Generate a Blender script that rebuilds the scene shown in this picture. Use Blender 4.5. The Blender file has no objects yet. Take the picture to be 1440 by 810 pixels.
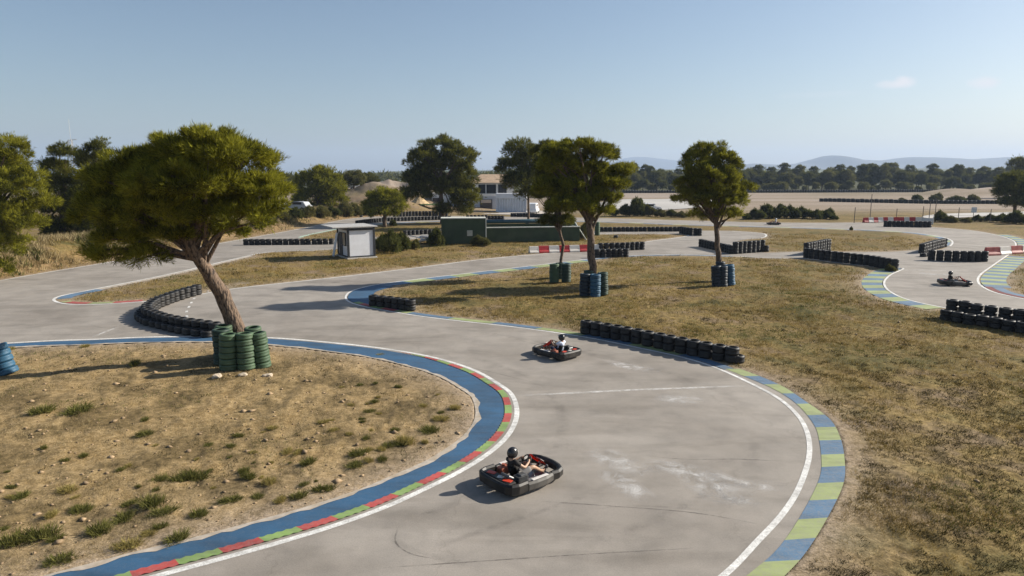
import bpy, bmesh, math, random
import numpy as np
from mathutils import Vector, Matrix
from mathutils.bvhtree import BVHTree
from mathutils.geometry import tessellate_polygon

random.seed(7)
RNG = np.random.default_rng(11)
SC = bpy.context.scene
COL = SC.collection
R = math.radians
# ------------------------------------------------------------------ camera
FPX, CX, CY, CAMH = 960.0, 720.0, 405.0, 7.0
PITCH = math.atan(159.0 / 960.0)
cp, sp = math.cos(PITCH), math.sin(PITCH)

def ray(px, py):
    u = CY - py
    return (px - CX, FPX * cp + u * sp, -FPX * sp + u * cp)

def at(px, py, z=0.0):
    d = ray(px, py); t = (z - CAMH) / d[2]
    return Vector((d[0] * t, d[1] * t, z))

def atY(px, py, Y):
    d = ray(px, py); t = Y / d[1]
    return Vector((d[0] * t, Y, CAMH + d[2] * t))

def ppm(Y): return FPX / Y

# ------------------------------------------------------------------ noise
def _hash(ix, iy, seed):
    h = (ix * 374761393 + iy * 668265263 + seed * 974634777) & 0xFFFFFFFF
    h = ((h ^ (h >> 13)) * 1274126177) & 0xFFFFFFFF
    return ((h ^ (h >> 16)) & 0xFFFF) / 65535.0

def vnoise(x, y, seed=0):
    x = np.asarray(x, float); y = np.asarray(y, float)
    ix = np.floor(x).astype(np.int64); iy = np.floor(y).astype(np.int64)
    fx = x - ix; fy = y - iy
    fx = fx * fx * (3 - 2 * fx); fy = fy * fy * (3 - 2 * fy)
    a = _hash(ix, iy, seed); b = _hash(ix + 1, iy, seed)
    c = _hash(ix, iy + 1, seed); d = _hash(ix + 1, iy + 1, seed)
    return (a * (1 - fx) + b * fx) * (1 - fy) + (c * (1 - fx) + d * fx) * fy

def fbm(x, y, seed=0, o=4):
    s = 0; a = 1; n = 0
    for k in range(o):
        s = s + a * vnoise(np.asarray(x) * 2 ** k, np.asarray(y) * 2 ** k, seed + k); n += a; a *= .5
    return s / n

def sst(a, b, x):
    t = np.clip((x - a) / (b - a), 0, 1); return t * t * (3 - 2 * t)

# ------------------------------------------------------------------ materials
MATS = {}
def _nodes(name):
    m = bpy.data.materials.new(name); m.use_nodes = True
    nt = m.node_tree
    return m, nt, nt.nodes, nt.links, nt.nodes['Principled BSDF']

def mat(name, col, rough=.6, var=.15, scale=6., bump=0., metal=0., dirt=None, dirt_amt=.4, spec=.4):
    """painted / plastic / metal surface with soft tonal variation, optional dust blotches and bump"""
    if name in MATS: return MATS[name]
    m, nt, N, L, P = _nodes(name)
    tc = N.new('ShaderNodeTexCoord')
    nz = N.new('ShaderNodeTexNoise'); nz.inputs['Scale'].default_value = scale; nz.inputs['Detail'].default_value = 6
    L.new(tc.outputs['Object'], nz.inputs['Vector'])
    rp = N.new('ShaderNodeValToRGB')
    rp.color_ramp.elements[0].position = .3; rp.color_ramp.elements[1].position = .72
    rp.color_ramp.elements[0].color = (*[c * (1 - var) for c in col], 1)
    rp.color_ramp.elements[1].color = (*[min(1, c * (1 + var)) for c in col], 1)
    L.new(nz.outputs['Fac'], rp.inputs['Fac'])
    out = rp.outputs['Color']
    if dirt:
        n2 = N.new('ShaderNodeTexNoise'); n2.inputs['Scale'].default_value = scale * .6; n2.inputs['Detail'].default_value = 8
        L.new(tc.outputs['Object'], n2.inputs['Vector'])
        r2 = N.new('ShaderNodeValToRGB'); r2.color_ramp.elements[0].position = .45; r2.color_ramp.elements[1].position = .75
        r2.color_ramp.elements[1].color = (dirt_amt,) * 3 + (1,)
        L.new(n2.outputs['Fac'], r2.inputs['Fac'])
        mx = N.new('ShaderNodeMixRGB'); mx.inputs[2].default_value = (*dirt, 1)
        L.new(r2.outputs['Color'], mx.inputs[0]); L.new(out, mx.inputs[1]); out = mx.outputs[0]
    L.new(out, P.inputs['Base Color'])
    P.inputs['Roughness'].default_value = rough; P.inputs['Metallic'].default_value = metal
    P.inputs['Specular IOR Level'].default_value = spec
    if bump:
        b = N.new('ShaderNodeBump'); b.inputs['Strength'].default_value = bump; b.inputs['Distance'].default_value = .02
        L.new(nz.outputs['Fac'], b.inputs['Height']); L.new(b.outputs[0], P.inputs['Normal'])
    MATS[name] = m; return m

def leaf_mat(name, dark, light, trans=.35, scale=.9, pad=True):
    if name in MATS: return MATS[name]
    m, nt, N, L, P = _nodes(name)
    N.remove(P)
    out = N['Material Output']
    tc = N.new('ShaderNodeTexCoord')
    nz = N.new('ShaderNodeTexNoise'); nz.inputs['Scale'].default_value = scale; nz.inputs['Detail'].default_value = 3
    L.new(tc.outputs['Object'], nz.inputs['Vector'])
    g = N.new('ShaderNodeNewGeometry')
    ad = N.new('ShaderNodeMath'); ad.operation = 'MULTIPLY_ADD'; ad.inputs[1].default_value = .5
    L.new(g.outputs['Random Per Island'], ad.inputs[0])
    sb = N.new('ShaderNodeMath'); sb.operation = 'SUBTRACT'; sb.inputs[1].default_value = .25
    L.new(nz.outputs['Fac'], sb.inputs[0]); L.new(sb.outputs[0], ad.inputs[2])
    rp = N.new('ShaderNodeValToRGB'); rp.color_ramp.elements[0].position = .2; rp.color_ramp.elements[1].position = .75
    rp.color_ramp.elements[0].color = (*dark, 1); rp.color_ramp.elements[1].color = (*light, 1)
    L.new(ad.outputs[0], rp.inputs[0])
    d = N.new('ShaderNodeBsdfDiffuse'); t = N.new('ShaderNodeBsdfTranslucent'); mx = N.new('ShaderNodeMixShader')
    mx.inputs[0].default_value = trans
    L.new(rp.outputs[0], d.inputs[0]); L.new(rp.outputs[0], t.inputs[0])
    L.new(d.outputs[0], mx.inputs[1]); L.new(t.outputs[0], mx.inputs[2]); L.new(mx.outputs[0], out.inputs[0])
    MATS[name] = m; return m

def ramp(N, stops):
    r = N.new('ShaderNodeValToRGB'); e = r.color_ramp.elements
    while len(e) < len(stops): e.new(.5)
    for k, (p, c) in enumerate(stops):
        e[k].position = p; e[k].color = (*c, 1) if len(c) == 3 else c
    return r

def noise_node(N, L, vec, scale, detail=5, rough=.55, dist=0):
    n = N.new('ShaderNodeTexNoise'); n.inputs['Scale'].default_value = scale; n.inputs['Detail'].default_value = detail
    n.inputs['Roughness'].default_value = rough; n.inputs['Distortion'].default_value = dist
    L.new(vec, n.inputs['Vector']); return n

def mixc(N, L, fac, a, b, mode='MIX'):
    m = N.new('ShaderNodeMixRGB'); m.blend_type = mode
    for s, v in ((0, fac), (1, a), (2, b)):
        if hasattr(v, 'links') or hasattr(v, 'is_linked'): L.new(v, m.inputs[s])
        elif isinstance(v, (int, float)): m.inputs[s].default_value = v
        else: m.inputs[s].default_value = (*v, 1)
    return m.outputs[0]

# ------------------------------------------------------------------ objects
def obj(name, me, m=None, parent=None, loc=None, rot=None):
    o = bpy.data.objects.new(name, me); COL.objects.link(o)
    if m is not None:
        if isinstance(m, (list, tuple)):
            if not me.materials:
                for x in m: me.materials.append(x)
        elif not me.materials: me.materials.append(m)
    if parent: o.parent = parent
    if loc is not None: o.location = loc
    if rot is not None: o.rotation_euler = rot
    return o

def tag(o, label=None, cat=None, group=None, kind=None):
    if label: o['label'] = label
    if cat: o['category'] = cat
    if group: o['group'] = group
    if kind: o['kind'] = kind
    return o

def thing(name, label, cat, loc=(0, 0, 0), rz=0., group=None, rot=None):
    o = bpy.data.objects.new(name, None); COL.objects.link(o)
    o.empty_display_size = .2
    o.location = loc; o.rotation_euler = rot if rot else (0, 0, rz)
    return tag(o, label, cat, group)

def copy_tree(o, parent=None):
    c = o.copy(); COL.objects.link(c)
    if parent: c.parent = parent
    for ch in [x for x in COL.objects if x.parent == o]: copy_tree(ch, c)
    return c

ONES = 'zeroth first second third fourth fifth sixth seventh eighth ninth tenth eleventh twelfth thirteenth fourteenth fifteenth sixteenth seventeenth eighteenth nineteenth'.split()
TENS = {20: 'twent', 30: 'thirt', 40: 'fort', 50: 'fift', 60: 'sixt', 70: 'sevent', 80: 'eight', 90: 'ninet'}
def ordn(n):
    if n < 20: return ONES[n]
    t, u = n // 10 * 10, n % 10
    return TENS[t] + ('ieth' if u == 0 else 'y-' + ONES[u])

def np_mesh(name, v, faces, smooth=False):
    """faces: int array (n,3) or (n,4)"""
    me = bpy.data.meshes.new(name)
    v = np.asarray(v, np.float32); faces = np.asarray(faces, np.int32)
    me.vertices.add(len(v)); me.vertices.foreach_set('co', v.ravel())
    k = faces.shape[1]; n = len(faces)
    me.loops.add(n * k); me.loops.foreach_set('vertex_index', faces.ravel())
    me.polygons.add(n)
    me.polygons.foreach_set('loop_start', np.arange(0, n * k, k, dtype=np.int32))
    me.polygons.foreach_set('loop_total', np.full(n, k, np.int32))
    if smooth: me.polygons.foreach_set('use_smooth', np.ones(n, bool))
    me.update(calc_edges=True); return me

def bm_mesh(name, bm, smooth=False):
    me = bpy.data.meshes.new(name)
    bmesh.ops.recalc_face_normals(bm, faces=bm.faces)
    bm.to_mesh(me); bm.free()
    if smooth:
        for p in me.polygons: p.use_smooth = True
    return me

def bx(bm, c, s, rz=0., bev=0., rot=None):
    M = Matrix.Translation(Vector(c)) @ (rot.to_4x4() if rot is not None else Matrix.Rotation(rz, 4, 'Z')) @ Matrix.Diagonal((*s, 1))
    r = bmesh.ops.create_cube(bm, size=1., matrix=M)
    if bev:
        es = list({e for v in r['verts'] for e in v.link_edges})
        bmesh.ops.bevel(bm, geom=es, offset=bev, segments=2, affect='EDGES', profile=.5)

def box_mesh(name, c, s, rz=0., bev=0.):
    bm = bmesh.new(); bx(bm, c, s, rz, bev); return bm_mesh(name, bm)

def tube(bm, pts, rad, n=8, cap=True):
    pts = [Vector(p) for p in pts]
    if not hasattr(rad, '__len__'): rad = [rad] * len(pts)
    rings = []; up = Vector((0, 0, 1)); prev = None
    for i, p in enumerate(pts):
        a = pts[max(i - 1, 0)]; b = pts[min(i + 1, len(pts) - 1)]
        t = (b - a).normalized()
        if prev is None:
            x = t.cross(up if abs(t.z) < .9 else Vector((1, 0, 0))).normalized()
        else:
            x = (prev - t * prev.dot(t)).normalized()
        y = t.cross(x); prev = x
        rings.append([bm.verts.new(p + (x * math.cos(2 * math.pi * k / n) + y * math.sin(2 * math.pi * k / n)) * rad[i]) for k in range(n)])
    for i in range(len(rings) - 1):
        for k in range(n):
            bm.faces.new((rings[i][k], rings[i][(k + 1) % n], rings[i + 1][(k + 1) % n], rings[i + 1][k]))
    if cap:
        bm.faces.new(rings[0][::-1]); bm.faces.new(rings[-1])

def lathe(bm, prof, n=24, M=None, close=False):
    """prof: (r,z) list, revolved round z"""
    M = M or Matrix()
    rings = [[bm.verts.new(M @ Vector((r * math.cos(2 * math.pi * k / n), r * math.sin(2 * math.pi * k / n), z))) for k in range(n)] for r, z in prof]
    cnt = len(rings)
    for i in range(cnt if close else cnt - 1):
        a, b = rings[i], rings[(i + 1) % cnt]
        for k in range(n): bm.faces.new((a[k], a[(k + 1) % n], b[(k + 1) % n], b[k]))

def sweep_plan(bm, path, w, z0, z1, bev=.03):
    """upright rounded bar following a plan path"""
    prof = [(-w/2, z0+bev), (-w/2+bev, z0), (w/2-bev, z0), (w/2, z0+bev), (w/2, z1-bev), (w/2-bev, z1), (-w/2+bev, z1), (-w/2, z1-bev)]
    rings = []
    for i, p in enumerate(path):
        a = Vector(path[max(i-1, 0)]); b = Vector(path[min(i+1, len(path)-1)])
        t = (b - a).normalized(); nrm = Vector((t.y, -t.x))
        rings.append([bm.verts.new((p[0] + nrm.x * u, p[1] + nrm.y * u, z)) for u, z in prof])
    for i in range(len(rings)-1):
        for k in range(8): bm.faces.new((rings[i][k], rings[i][(k+1) % 8], rings[i+1][(k+1) % 8], rings[i+1][k]))
    bm.faces.new(rings[0]); bm.faces.new(rings[-1][::-1])

# ------------------------------------------------------------------ curves
def spline(pts, step=.25, closed=False):
    """Catmull-Rom through ground points (2D), resampled evenly"""
    P = [np.array(p[:2], float) for p in pts]; n = len(P); out = []
    rng = range(n if closed else n - 1)
    for i in rng:
        p0 = P[(i-1) % n] if (closed or i > 0) else 2 * P[0] - P[1]
        p1 = P[i]; p2 = P[(i+1) % n]
        p3 = P[(i+2) % n] if (closed or i + 2 < n) else 2 * P[-1] - P[-2]
        # centripetal
        t0 = 0; t1 = t0 + max(1e-6, np.linalg.norm(p1-p0)) ** .5; t2 = t1 + max(1e-6, np.linalg.norm(p2-p1)) ** .5; t3 = t2 + max(1e-6, np.linalg.norm(p3-p2)) ** .5
        m = max(2, int(np.linalg.norm(p2-p1) / step) + 1)
        for t in np.linspace(t1, t2, m, endpoint=False):
            A1 = (t1-t)/(t1-t0)*p0 + (t-t0)/(t1-t0)*p1; A2 = (t2-t)/(t2-t1)*p1 + (t-t1)/(t2-t1)*p2; A3 = (t3-t)/(t3-t2)*p2 + (t-t2)/(t3-t2)*p3
            B1 = (t2-t)/(t2-t0)*A1 + (t-t0)/(t2-t0)*A2; B2 = (t3-t)/(t3-t1)*A2 + (t-t1)/(t3-t1)*A3
            out.append((t2-t)/(t2-t1)*B1 + (t-t1)/(t2-t1)*B2)
    if not closed: out.append(P[-1])
    return np.array(out)

def resample(c, step):
    c = np.asarray(c); d = np.r_[0, np.cumsum(np.linalg.norm(np.diff(c, axis=0), axis=1))]
    n = max(2, int(round(d[-1] / step)) + 1); s = np.linspace(0, d[-1], n)
    return np.c_[np.interp(s, d, c[:, 0]), np.interp(s, d, c[:, 1])]

def gp(pxs): return [at(*p)[:2] for p in pxs]

def normals2(c):
    t = np.gradient(c, axis=0); t /= np.linalg.norm(t, axis=1)[:, None] + 1e-9
    return np.c_[-t[:, 1], t[:, 0]]      # left of travel

def smooth_off(c, o):
    n = normals2(c)
    for _ in range(6): n[1:-1] = (n[:-2] + n[1:-1] * 2 + n[2:]) / 4
    n /= np.linalg.norm(n, axis=1)[:, None] + 1e-9
    return c + n * (o if np.isscalar(o) else np.asarray(o)[:, None])

def ribbon(name, A, B, z, mats, seg=None, kind='structure', rib=0., step=.2, label=None, cat=None):
    """sheet between two edge curves; seg = length of one colour block"""
    L0 = np.sum(np.linalg.norm(np.diff(A, axis=0), axis=1)) * .5 + np.sum(np.linalg.norm(np.diff(B, axis=0), axis=1)) * .5
    n = max(2, int(L0 / step) + 1)
    def rs(c):
        d = np.r_[0, np.cumsum(np.linalg.norm(np.diff(c, axis=0), axis=1))]; s = np.linspace(0, d[-1], n)
        return np.c_[np.interp(s, d, c[:, 0]), np.interp(s, d, c[:, 1])]
    a, b = rs(np.asarray(A)), rs(np.asarray(B))
    zz = np.full(n, z)
    if rib: zz = z + rib * (np.arange(n) % 2)
    v = np.zeros((2*n, 3)); v[0::2, :2] = a; v[1::2, :2] = b; v[0::2, 2] = zz; v[1::2, 2] = zz
    i = np.arange(n-1) * 2
    f = np.c_[i, i+1, i+3, i+2]
    p = v[f]; area = (p[:,1,0]-p[:,0,0])*(p[:,3,1]-p[:,0,1])-(p[:,1,1]-p[:,0,1])*(p[:,3,0]-p[:,0,0])
    if np.sum(area) < 0: f = f[:, ::-1]
    n0 = len(PAVE_V); PAVE_V.extend(map(tuple, v)); PAVE_F.extend(tuple(int(q) + n0 for q in t) for t in f)
    me = np_mesh(name, v, f)
    for m in mats: me.materials.append(m)
    if seg and len(mats) > 1:
        s = (np.arange(n-1) + .5) / n * L0
        me.polygons.foreach_set('material_index', ((s / seg).astype(int) % len(mats)).astype(np.int32))
    o = obj(name, me); tag(o, label, cat, kind=kind); return o

# ================================================================== SUN, SKY, CAMERA
SUN_EL = R(28.5); SUN_DIR = Vector((.955, .297, 0)).normalized() * math.cos(SUN_EL) + Vector((0, 0, math.sin(SUN_EL)))
def setup_light():
    s = bpy.data.lights.new('sun', 'SUN'); s.energy = 5.0; s.angle = R(.53); s.color = (1, .93, .82)
    o = bpy.data.objects.new('sun', s); COL.objects.link(o)
    o.rotation_euler = SUN_DIR.to_track_quat('Z', 'Y').to_euler(); o.location = (60, 30, 60)
    w = bpy.data.worlds.new('World'); SC.world = w; w.use_nodes = True
    N, L = w.node_tree.nodes, w.node_tree.links
    bg = N['Background']
    sky = N.new('ShaderNodeTexSky'); sky.sky_type = 'NISHITA'; sky.sun_disc = False
    sky.sun_elevation = SUN_EL; sky.sun_rotation = math.atan2(SUN_DIR.x, SUN_DIR.y)
    sky.air_density = 1.0; sky.dust_density = 1.2; sky.ozone_density = 1.6; sky.altitude = 50
    tc = N.new('ShaderNodeTexCoord')
    col = sky.outputs[0]
    # two small fair-weather clouds low in the sky on the right
    nz = noise_node(N, L, tc.outputs['Generated'], 60, 5)
    for (px, py, wx, wy, am) in ((1250, 119, .017, .0055, .75), (1272, 115, .014, .0075, .95), (1385, 116, .017, .0075, .85), (1150, 133, .06, .004, .12), (1330, 150, .05, .005, .10)):
        d = Vector(ray(px, py)).normalized()
        right = Vector((d.y, -d.x, 0)).normalized(); up = right.cross(d)
        vals = []
        for ax, wd in ((right, wx), (up, wy)):
            dp = N.new('ShaderNodeVectorMath'); dp.operation = 'DOT_PRODUCT'
            L.new(tc.outputs['Generated'], dp.inputs[0]); dp.inputs[1].default_value = ax
            sc = N.new('ShaderNodeMath'); sc.operation = 'DIVIDE'; sc.inputs[1].default_value = wd; L.new(dp.outputs['Value'], sc.inputs[0])
            sq = N.new('ShaderNodeMath'); sq.operation = 'MULTIPLY'; L.new(sc.outputs[0], sq.inputs[0]); L.new(sc.outputs[0], sq.inputs[1])
            vals.append(sq.outputs[0])
        fw = N.new('ShaderNodeVectorMath'); fw.operation = 'DOT_PRODUCT'; L.new(tc.outputs['Generated'], fw.inputs[0]); fw.inputs[1].default_value = d
        gt = N.new('ShaderNodeMath'); gt.operation = 'GREATER_THAN'; gt.inputs[1].default_value = 0; L.new(fw.outputs['Value'], gt.inputs[0])
        s2 = N.new('ShaderNodeMath'); s2.operation = 'ADD'; L.new(vals[0], s2.inputs[0]); L.new(vals[1], s2.inputs[1])
        s3 = N.new('ShaderNodeMath'); s3.operation = 'MULTIPLY_ADD'; L.new(nz.outputs['Fac'], s3.inputs[0]); s3.inputs[1].default_value = 1.7; L.new(s2.outputs[0], s3.inputs[2])
        mr = N.new('ShaderNodeMapRange'); mr.inputs[1].default_value = .85; mr.inputs[2].default_value = 2.0; mr.inputs[3].default_value = am; mr.inputs[4].default_value = 0
        L.new(s3.outputs[0], mr.inputs[0])
        ml = N.new('ShaderNodeMath'); ml.operation = 'MULTIPLY'; L.new(mr.outputs[0], ml.inputs[0]); L.new(gt.outputs[0], ml.inputs[1])
        col = mixc(N, L, ml.outputs[0], col, (8.2, 8.0, 8.0))
    L.new(col, bg.inputs[0]); bg.inputs[1].default_value = SKY_STRENGTH
    cam = bpy.data.cameras.new('camera'); cam.sensor_width = 36; cam.lens = 36 * FPX / 1440; cam.clip_end = 40000; cam.clip_start = .1
    co = bpy.data.objects.new('camera', cam); COL.objects.link(co); co.location = (0, 0, CAMH)
    co.rotation_euler = (R(90) - PITCH, 0, 0); SC.camera = co
    SC.view_settings.view_transform = 'Standard'; SC.view_settings.look = 'None'; SC.view_settings.gamma = 1
    SC.view_settings.exposure = EXPOSURE
SKY_STRENGTH = .063
EXPOSURE = 0.82
setup_light()

# ================================================================== TRACK OUTLINE
W_D1 = [(-150, 490), (0, 483), (73, 479), (133, 477), (207, 474), (300, 473), (383, 475), (480, 483), (547, 491), (613, 503), (667, 520), (703, 540), (720, 553), (728.5, 573), (727, 593), (713, 617), (687, 640), (647, 665), (597, 690), (547, 713), (480, 738), (400, 763), (300, 791), (200, 818), (60, 858)]
W_D3 = [(930, 880), (1027, 808), (1070, 763), (1103, 727), (1123, 697), (1137, 663), (1142, 640), (1140, 613), (1127, 587), (1100, 562), (1060, 540), (1003, 515), (960, 502), (900, 489), (847, 478), (800, 470), (720, 459), (647, 451), (597, 445), (552, 438), (510, 430), (493, 424.5), (488, 418), (497, 409), (530, 400.5), (563, 396), (603, 391), (680, 382), (757, 373), (825, 365), (885, 360), (960, 358.5), (1030, 360.5), (1080, 363), (1130, 364), (1175, 369.5), (1220, 374.5), (1250, 378), (1268, 377), (1250, 387), (1241.7, 398), (1250, 410), (1277, 422), (1327, 433), (1440, 453), (1600, 482)]
W_D5 = [(1600, 447), (1500, 431), (1440, 420), (1403, 412), (1383, 403), (1377, 395), (1380, 387), (1397, 374), (1417, 360), (1428, 352), (1430, 346), (1425, 338), (1400, 330), (1360, 323.5), (1310, 319.5)]
W_FAR = [(1280, 316), (1243, 313), (1160, 313.5), (1080, 313), (960, 310), (840, 306.7), (690, 304.5), (600, 303.5), (540, 304), (503.6, 306.4), (469, 311.7), (438, 318.6), (351, 334.6), (240, 354), (127, 373), (15, 391.7), (-150, 425)]
H_D2 = [(78, 421), (87, 416.5), (133, 407), (233, 387), (350, 360), (377, 355), (463, 351), (560, 338.5), (620, 332.5), (700, 331), (845, 329.5), (950, 329.5), (967, 331), (905, 340.5), (895, 345), (838, 351.5), (773, 356), (680, 364.5), (580, 377), (480, 389), (320, 407), (280, 414), (243, 421.5), (200, 424), (143, 427.5), (100, 427.5), (84, 425)]
H_D4 = [(425, 334), (463, 325), (500, 318.5), (560, 313.5), (640, 311), (700, 310.5), (840, 312), (960, 316), (1087, 319.5), (1200, 323), (1277, 327), (1320, 333), (1335, 338), (1333, 346), (1320, 351), (1293, 351.5), (1247, 354), (1128, 354), (1072, 355), (1032, 346), (1046, 337), (1071, 335), (1079, 331), (1071, 328), (1030, 325), (992, 324.5), (845, 325.5), (620, 328.5), (465, 338), (425, 340)]
cD1, cD3, cD5, cFAR = (spline(gp(p), .3) for p in (W_D1, W_D3, W_D5, W_FAR))
hD2, hD4 = (spline(gp(p), .4, True) for p in (H_D2, H_D4))
outer = np.vstack([cD1[::-1], cFAR[::-1], cD5[::-1], cD3[::-1]])
def build_asphalt():
    loops = [[Vector((p[0], p[1], 0)) for p in c] for c in (outer, hD2, hD4)]
    tris = tessellate_polygon(loops)
    v = np.vstack([outer, hD2, hD4]); v = np.c_[v, np.full(len(v), .004)]
    f = np.array(tris)
    a, b, c = v[f[:, 0]], v[f[:, 1]], v[f[:, 2]]
    cr = (b[:, 0]-a[:, 0])*(c[:, 1]-a[:, 1])-(b[:, 1]-a[:, 1])*(c[:, 0]-a[:, 0])
    f[cr < 0] = f[cr < 0][:, ::-1]
    f = f[np.abs(cr) > 1e-9]
    return v, f
AV, AF = build_asphalt()
BVH = BVHTree.FromPolygons([tuple(p) for p in AV], [tuple(map(int, t)) for t in AF])
PAVE_V, PAVE_F = [tuple(p) for p in AV], [tuple(map(int, t)) for t in AF]
def track_info(x, y):
    """0 on tarmac, else distance to tarmac (capped)"""
    h = BVH.ray_cast(Vector((x, y, 5)), Vector((0, 0, -1)), 10)
    if h[0] is not None: return 0.
    n = BVH.find_nearest(Vector((x, y, .004)), 14)
    return 14. if n[0] is None else n[3]
def track_dist(x, y): return np.array([track_info(float(a), float(b)) if (abs(a) < 160 and b < 175) else 14. for a, b in zip(x, y)])

# ------------------------------------------------------------------ terrain
BANK = smooth_off(cFAR, -7.0)       # ridge outside the far-left road
bankpts = BANK[(BANK[:, 0] < -20)][::8]
def big_terrain(x, y):
    x = np.asarray(x, float); y = np.asarray(y, float); z = np.zeros_like(x)
    d = np.full(x.shape, 1e9)
    for p in bankpts: d = np.minimum(d, (x-p[0])**2 + (y-p[1])**2)
    z += 1.45 * np.exp(-d / 22.) * (.75 + .5 * vnoise(x*.15, y*.15, 5))
    # spoil heap of pale earth behind the round pine
    z += 4.6 * np.exp(-(((x+22)/14)**2 + ((y-150)/16)**2)) * (.45 + 1.0 * fbm(x*.16, y*.16, 9, 5))
    z += 2.6 * np.exp(-(((x+36)/12)**2 + ((y-158)/18)**2)) * (.5 + fbm(x*.2, y*.2, 19, 4))
    # grassy hump in the far field
    z += 3.0 * np.exp(-(((x-165)/22)**4 + ((y-238)/9)**2))
    # coast falls away to the sea on the left
    az = x / np.maximum(y, 1)
    z -= 9 * sst(650, 1000, y) * sst(-.10, -.20, az)
    return z
def relief(x, y):
    r = np.hypot(x, y)
    return (.16 * (fbm(x*.45, y*.45, 3, 4) - .5) + .13 * (fbm(x*2.6, y*2.6, 21, 4) - .5)) * np.clip(1.5 - r / 140, 0.15, 1)
def ground_z(x, y, d=None):
    x = np.atleast_1d(np.asarray(x, float)); y = np.atleast_1d(np.asarray(y, float))
    if d is None: d = track_dist(x, y)
    z = big_terrain(x, y) * sst(.5, 4., d) + relief(x, y) * sst(.15, 1.4, d) + .012
    return np.where(d <= 0, -.03, z)
def gz(x, y): return float(ground_z([x], [y])[0])
def gat(px, py):
    p = at(px, py); Y = np.linspace(p.y*.45, p.y*1.02, 260); d = ray(px, py)
    x, z = d[0]/d[1]*Y, CAMH + d[2]/d[1]*Y
    h = np.nonzero(z <= ground_z(x, Y))[0]; k = h[0] if len(h) else len(Y)-1
    return Vector((x[k], Y[k], gz(x[k], Y[k])))

def build_ground():
    ad = np.r_[np.arange(-44, 44.01, .15), np.arange(47, 316, 3.)]
    ang = np.radians(ad); na = len(ang)
    rr = [4.]
    while rr[-1] < 180: rr.append(rr[-1] * 1.0085)
    while rr[-1] < 8600: rr.append(rr[-1] * 1.045)
    rr = np.array(rr); nr = len(rr)
    A, Q = np.meshgrid(ang, rr); x = (np.sin(A) * Q).ravel(); y = (np.cos(A) * Q).ravel()
    d = np.full(x.shape, 14.); near = (y > -30) & (np.hypot(x, y) < 185)
    idx = np.nonzero(near)[0]
    d[idx] = [track_info(float(a), float(b)) for a, b in zip(x[idx], y[idx])]
    z = ground_z(x, y, d)
    v = np.c_[x, y, z]; v = np.vstack([v, [[0, 0, 0]]])
    i = np.arange(nr-1)[:, None] * na + np.arange(na)[None, :]; j = np.arange(nr-1)[:, None] * na + (np.arange(na)[None, :] + 1) % na
    f = np.stack([i, j, j + na, i + na], -1).reshape(-1, 4)[:, ::-1]
    me = np_mesh('ground', v, f, True)
    # centre cap
    bm = bmesh.new(); bm.from_mesh(me); bm.verts.ensure_lookup_table()
    for k in range(na): bm.faces.new((bm.verts[len(v)-1], bm.verts[(k+1) % na], bm.verts[k]))
    bm.to_mesh(me); bm.free()
    at_s = me.attributes.new('sand', 'FLOAT', 'POINT'); at_e = me.attributes.new('edge', 'FLOAT', 'POINT'); at_d = me.attributes.new('earth', 'FLOAT', 'POINT')
    vv = v
    sand = (1 - sst(28.5, 29.5, vv[:, 1])) * (1 - sst(1.5, 2.5, vv[:, 0]))
    at_s.data.foreach_set('value', sand.astype(np.float32))
    dd = np.r_[d, 14]
    at_e.data.foreach_set('value', np.exp(-dd / .75).astype(np.float32))
    e = np.exp(-(((vv[:, 0]+25)/15)**2 + ((vv[:, 1]-147)/17)**2) * .9)
    bank = big_terrain(vv[:, 0], vv[:, 1]) * (vv[:, 0] < -18) * (vv[:, 1] < 125) * (1 - sst(1.2, 4.2, dd))
    at_d.data.foreach_set('value', np.clip(e * 1.5 + bank * 1.2, 0, 1).astype(np.float32))
    o = obj('ground', me, ground_mat()); tag(o, kind='structure'); return o

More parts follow.
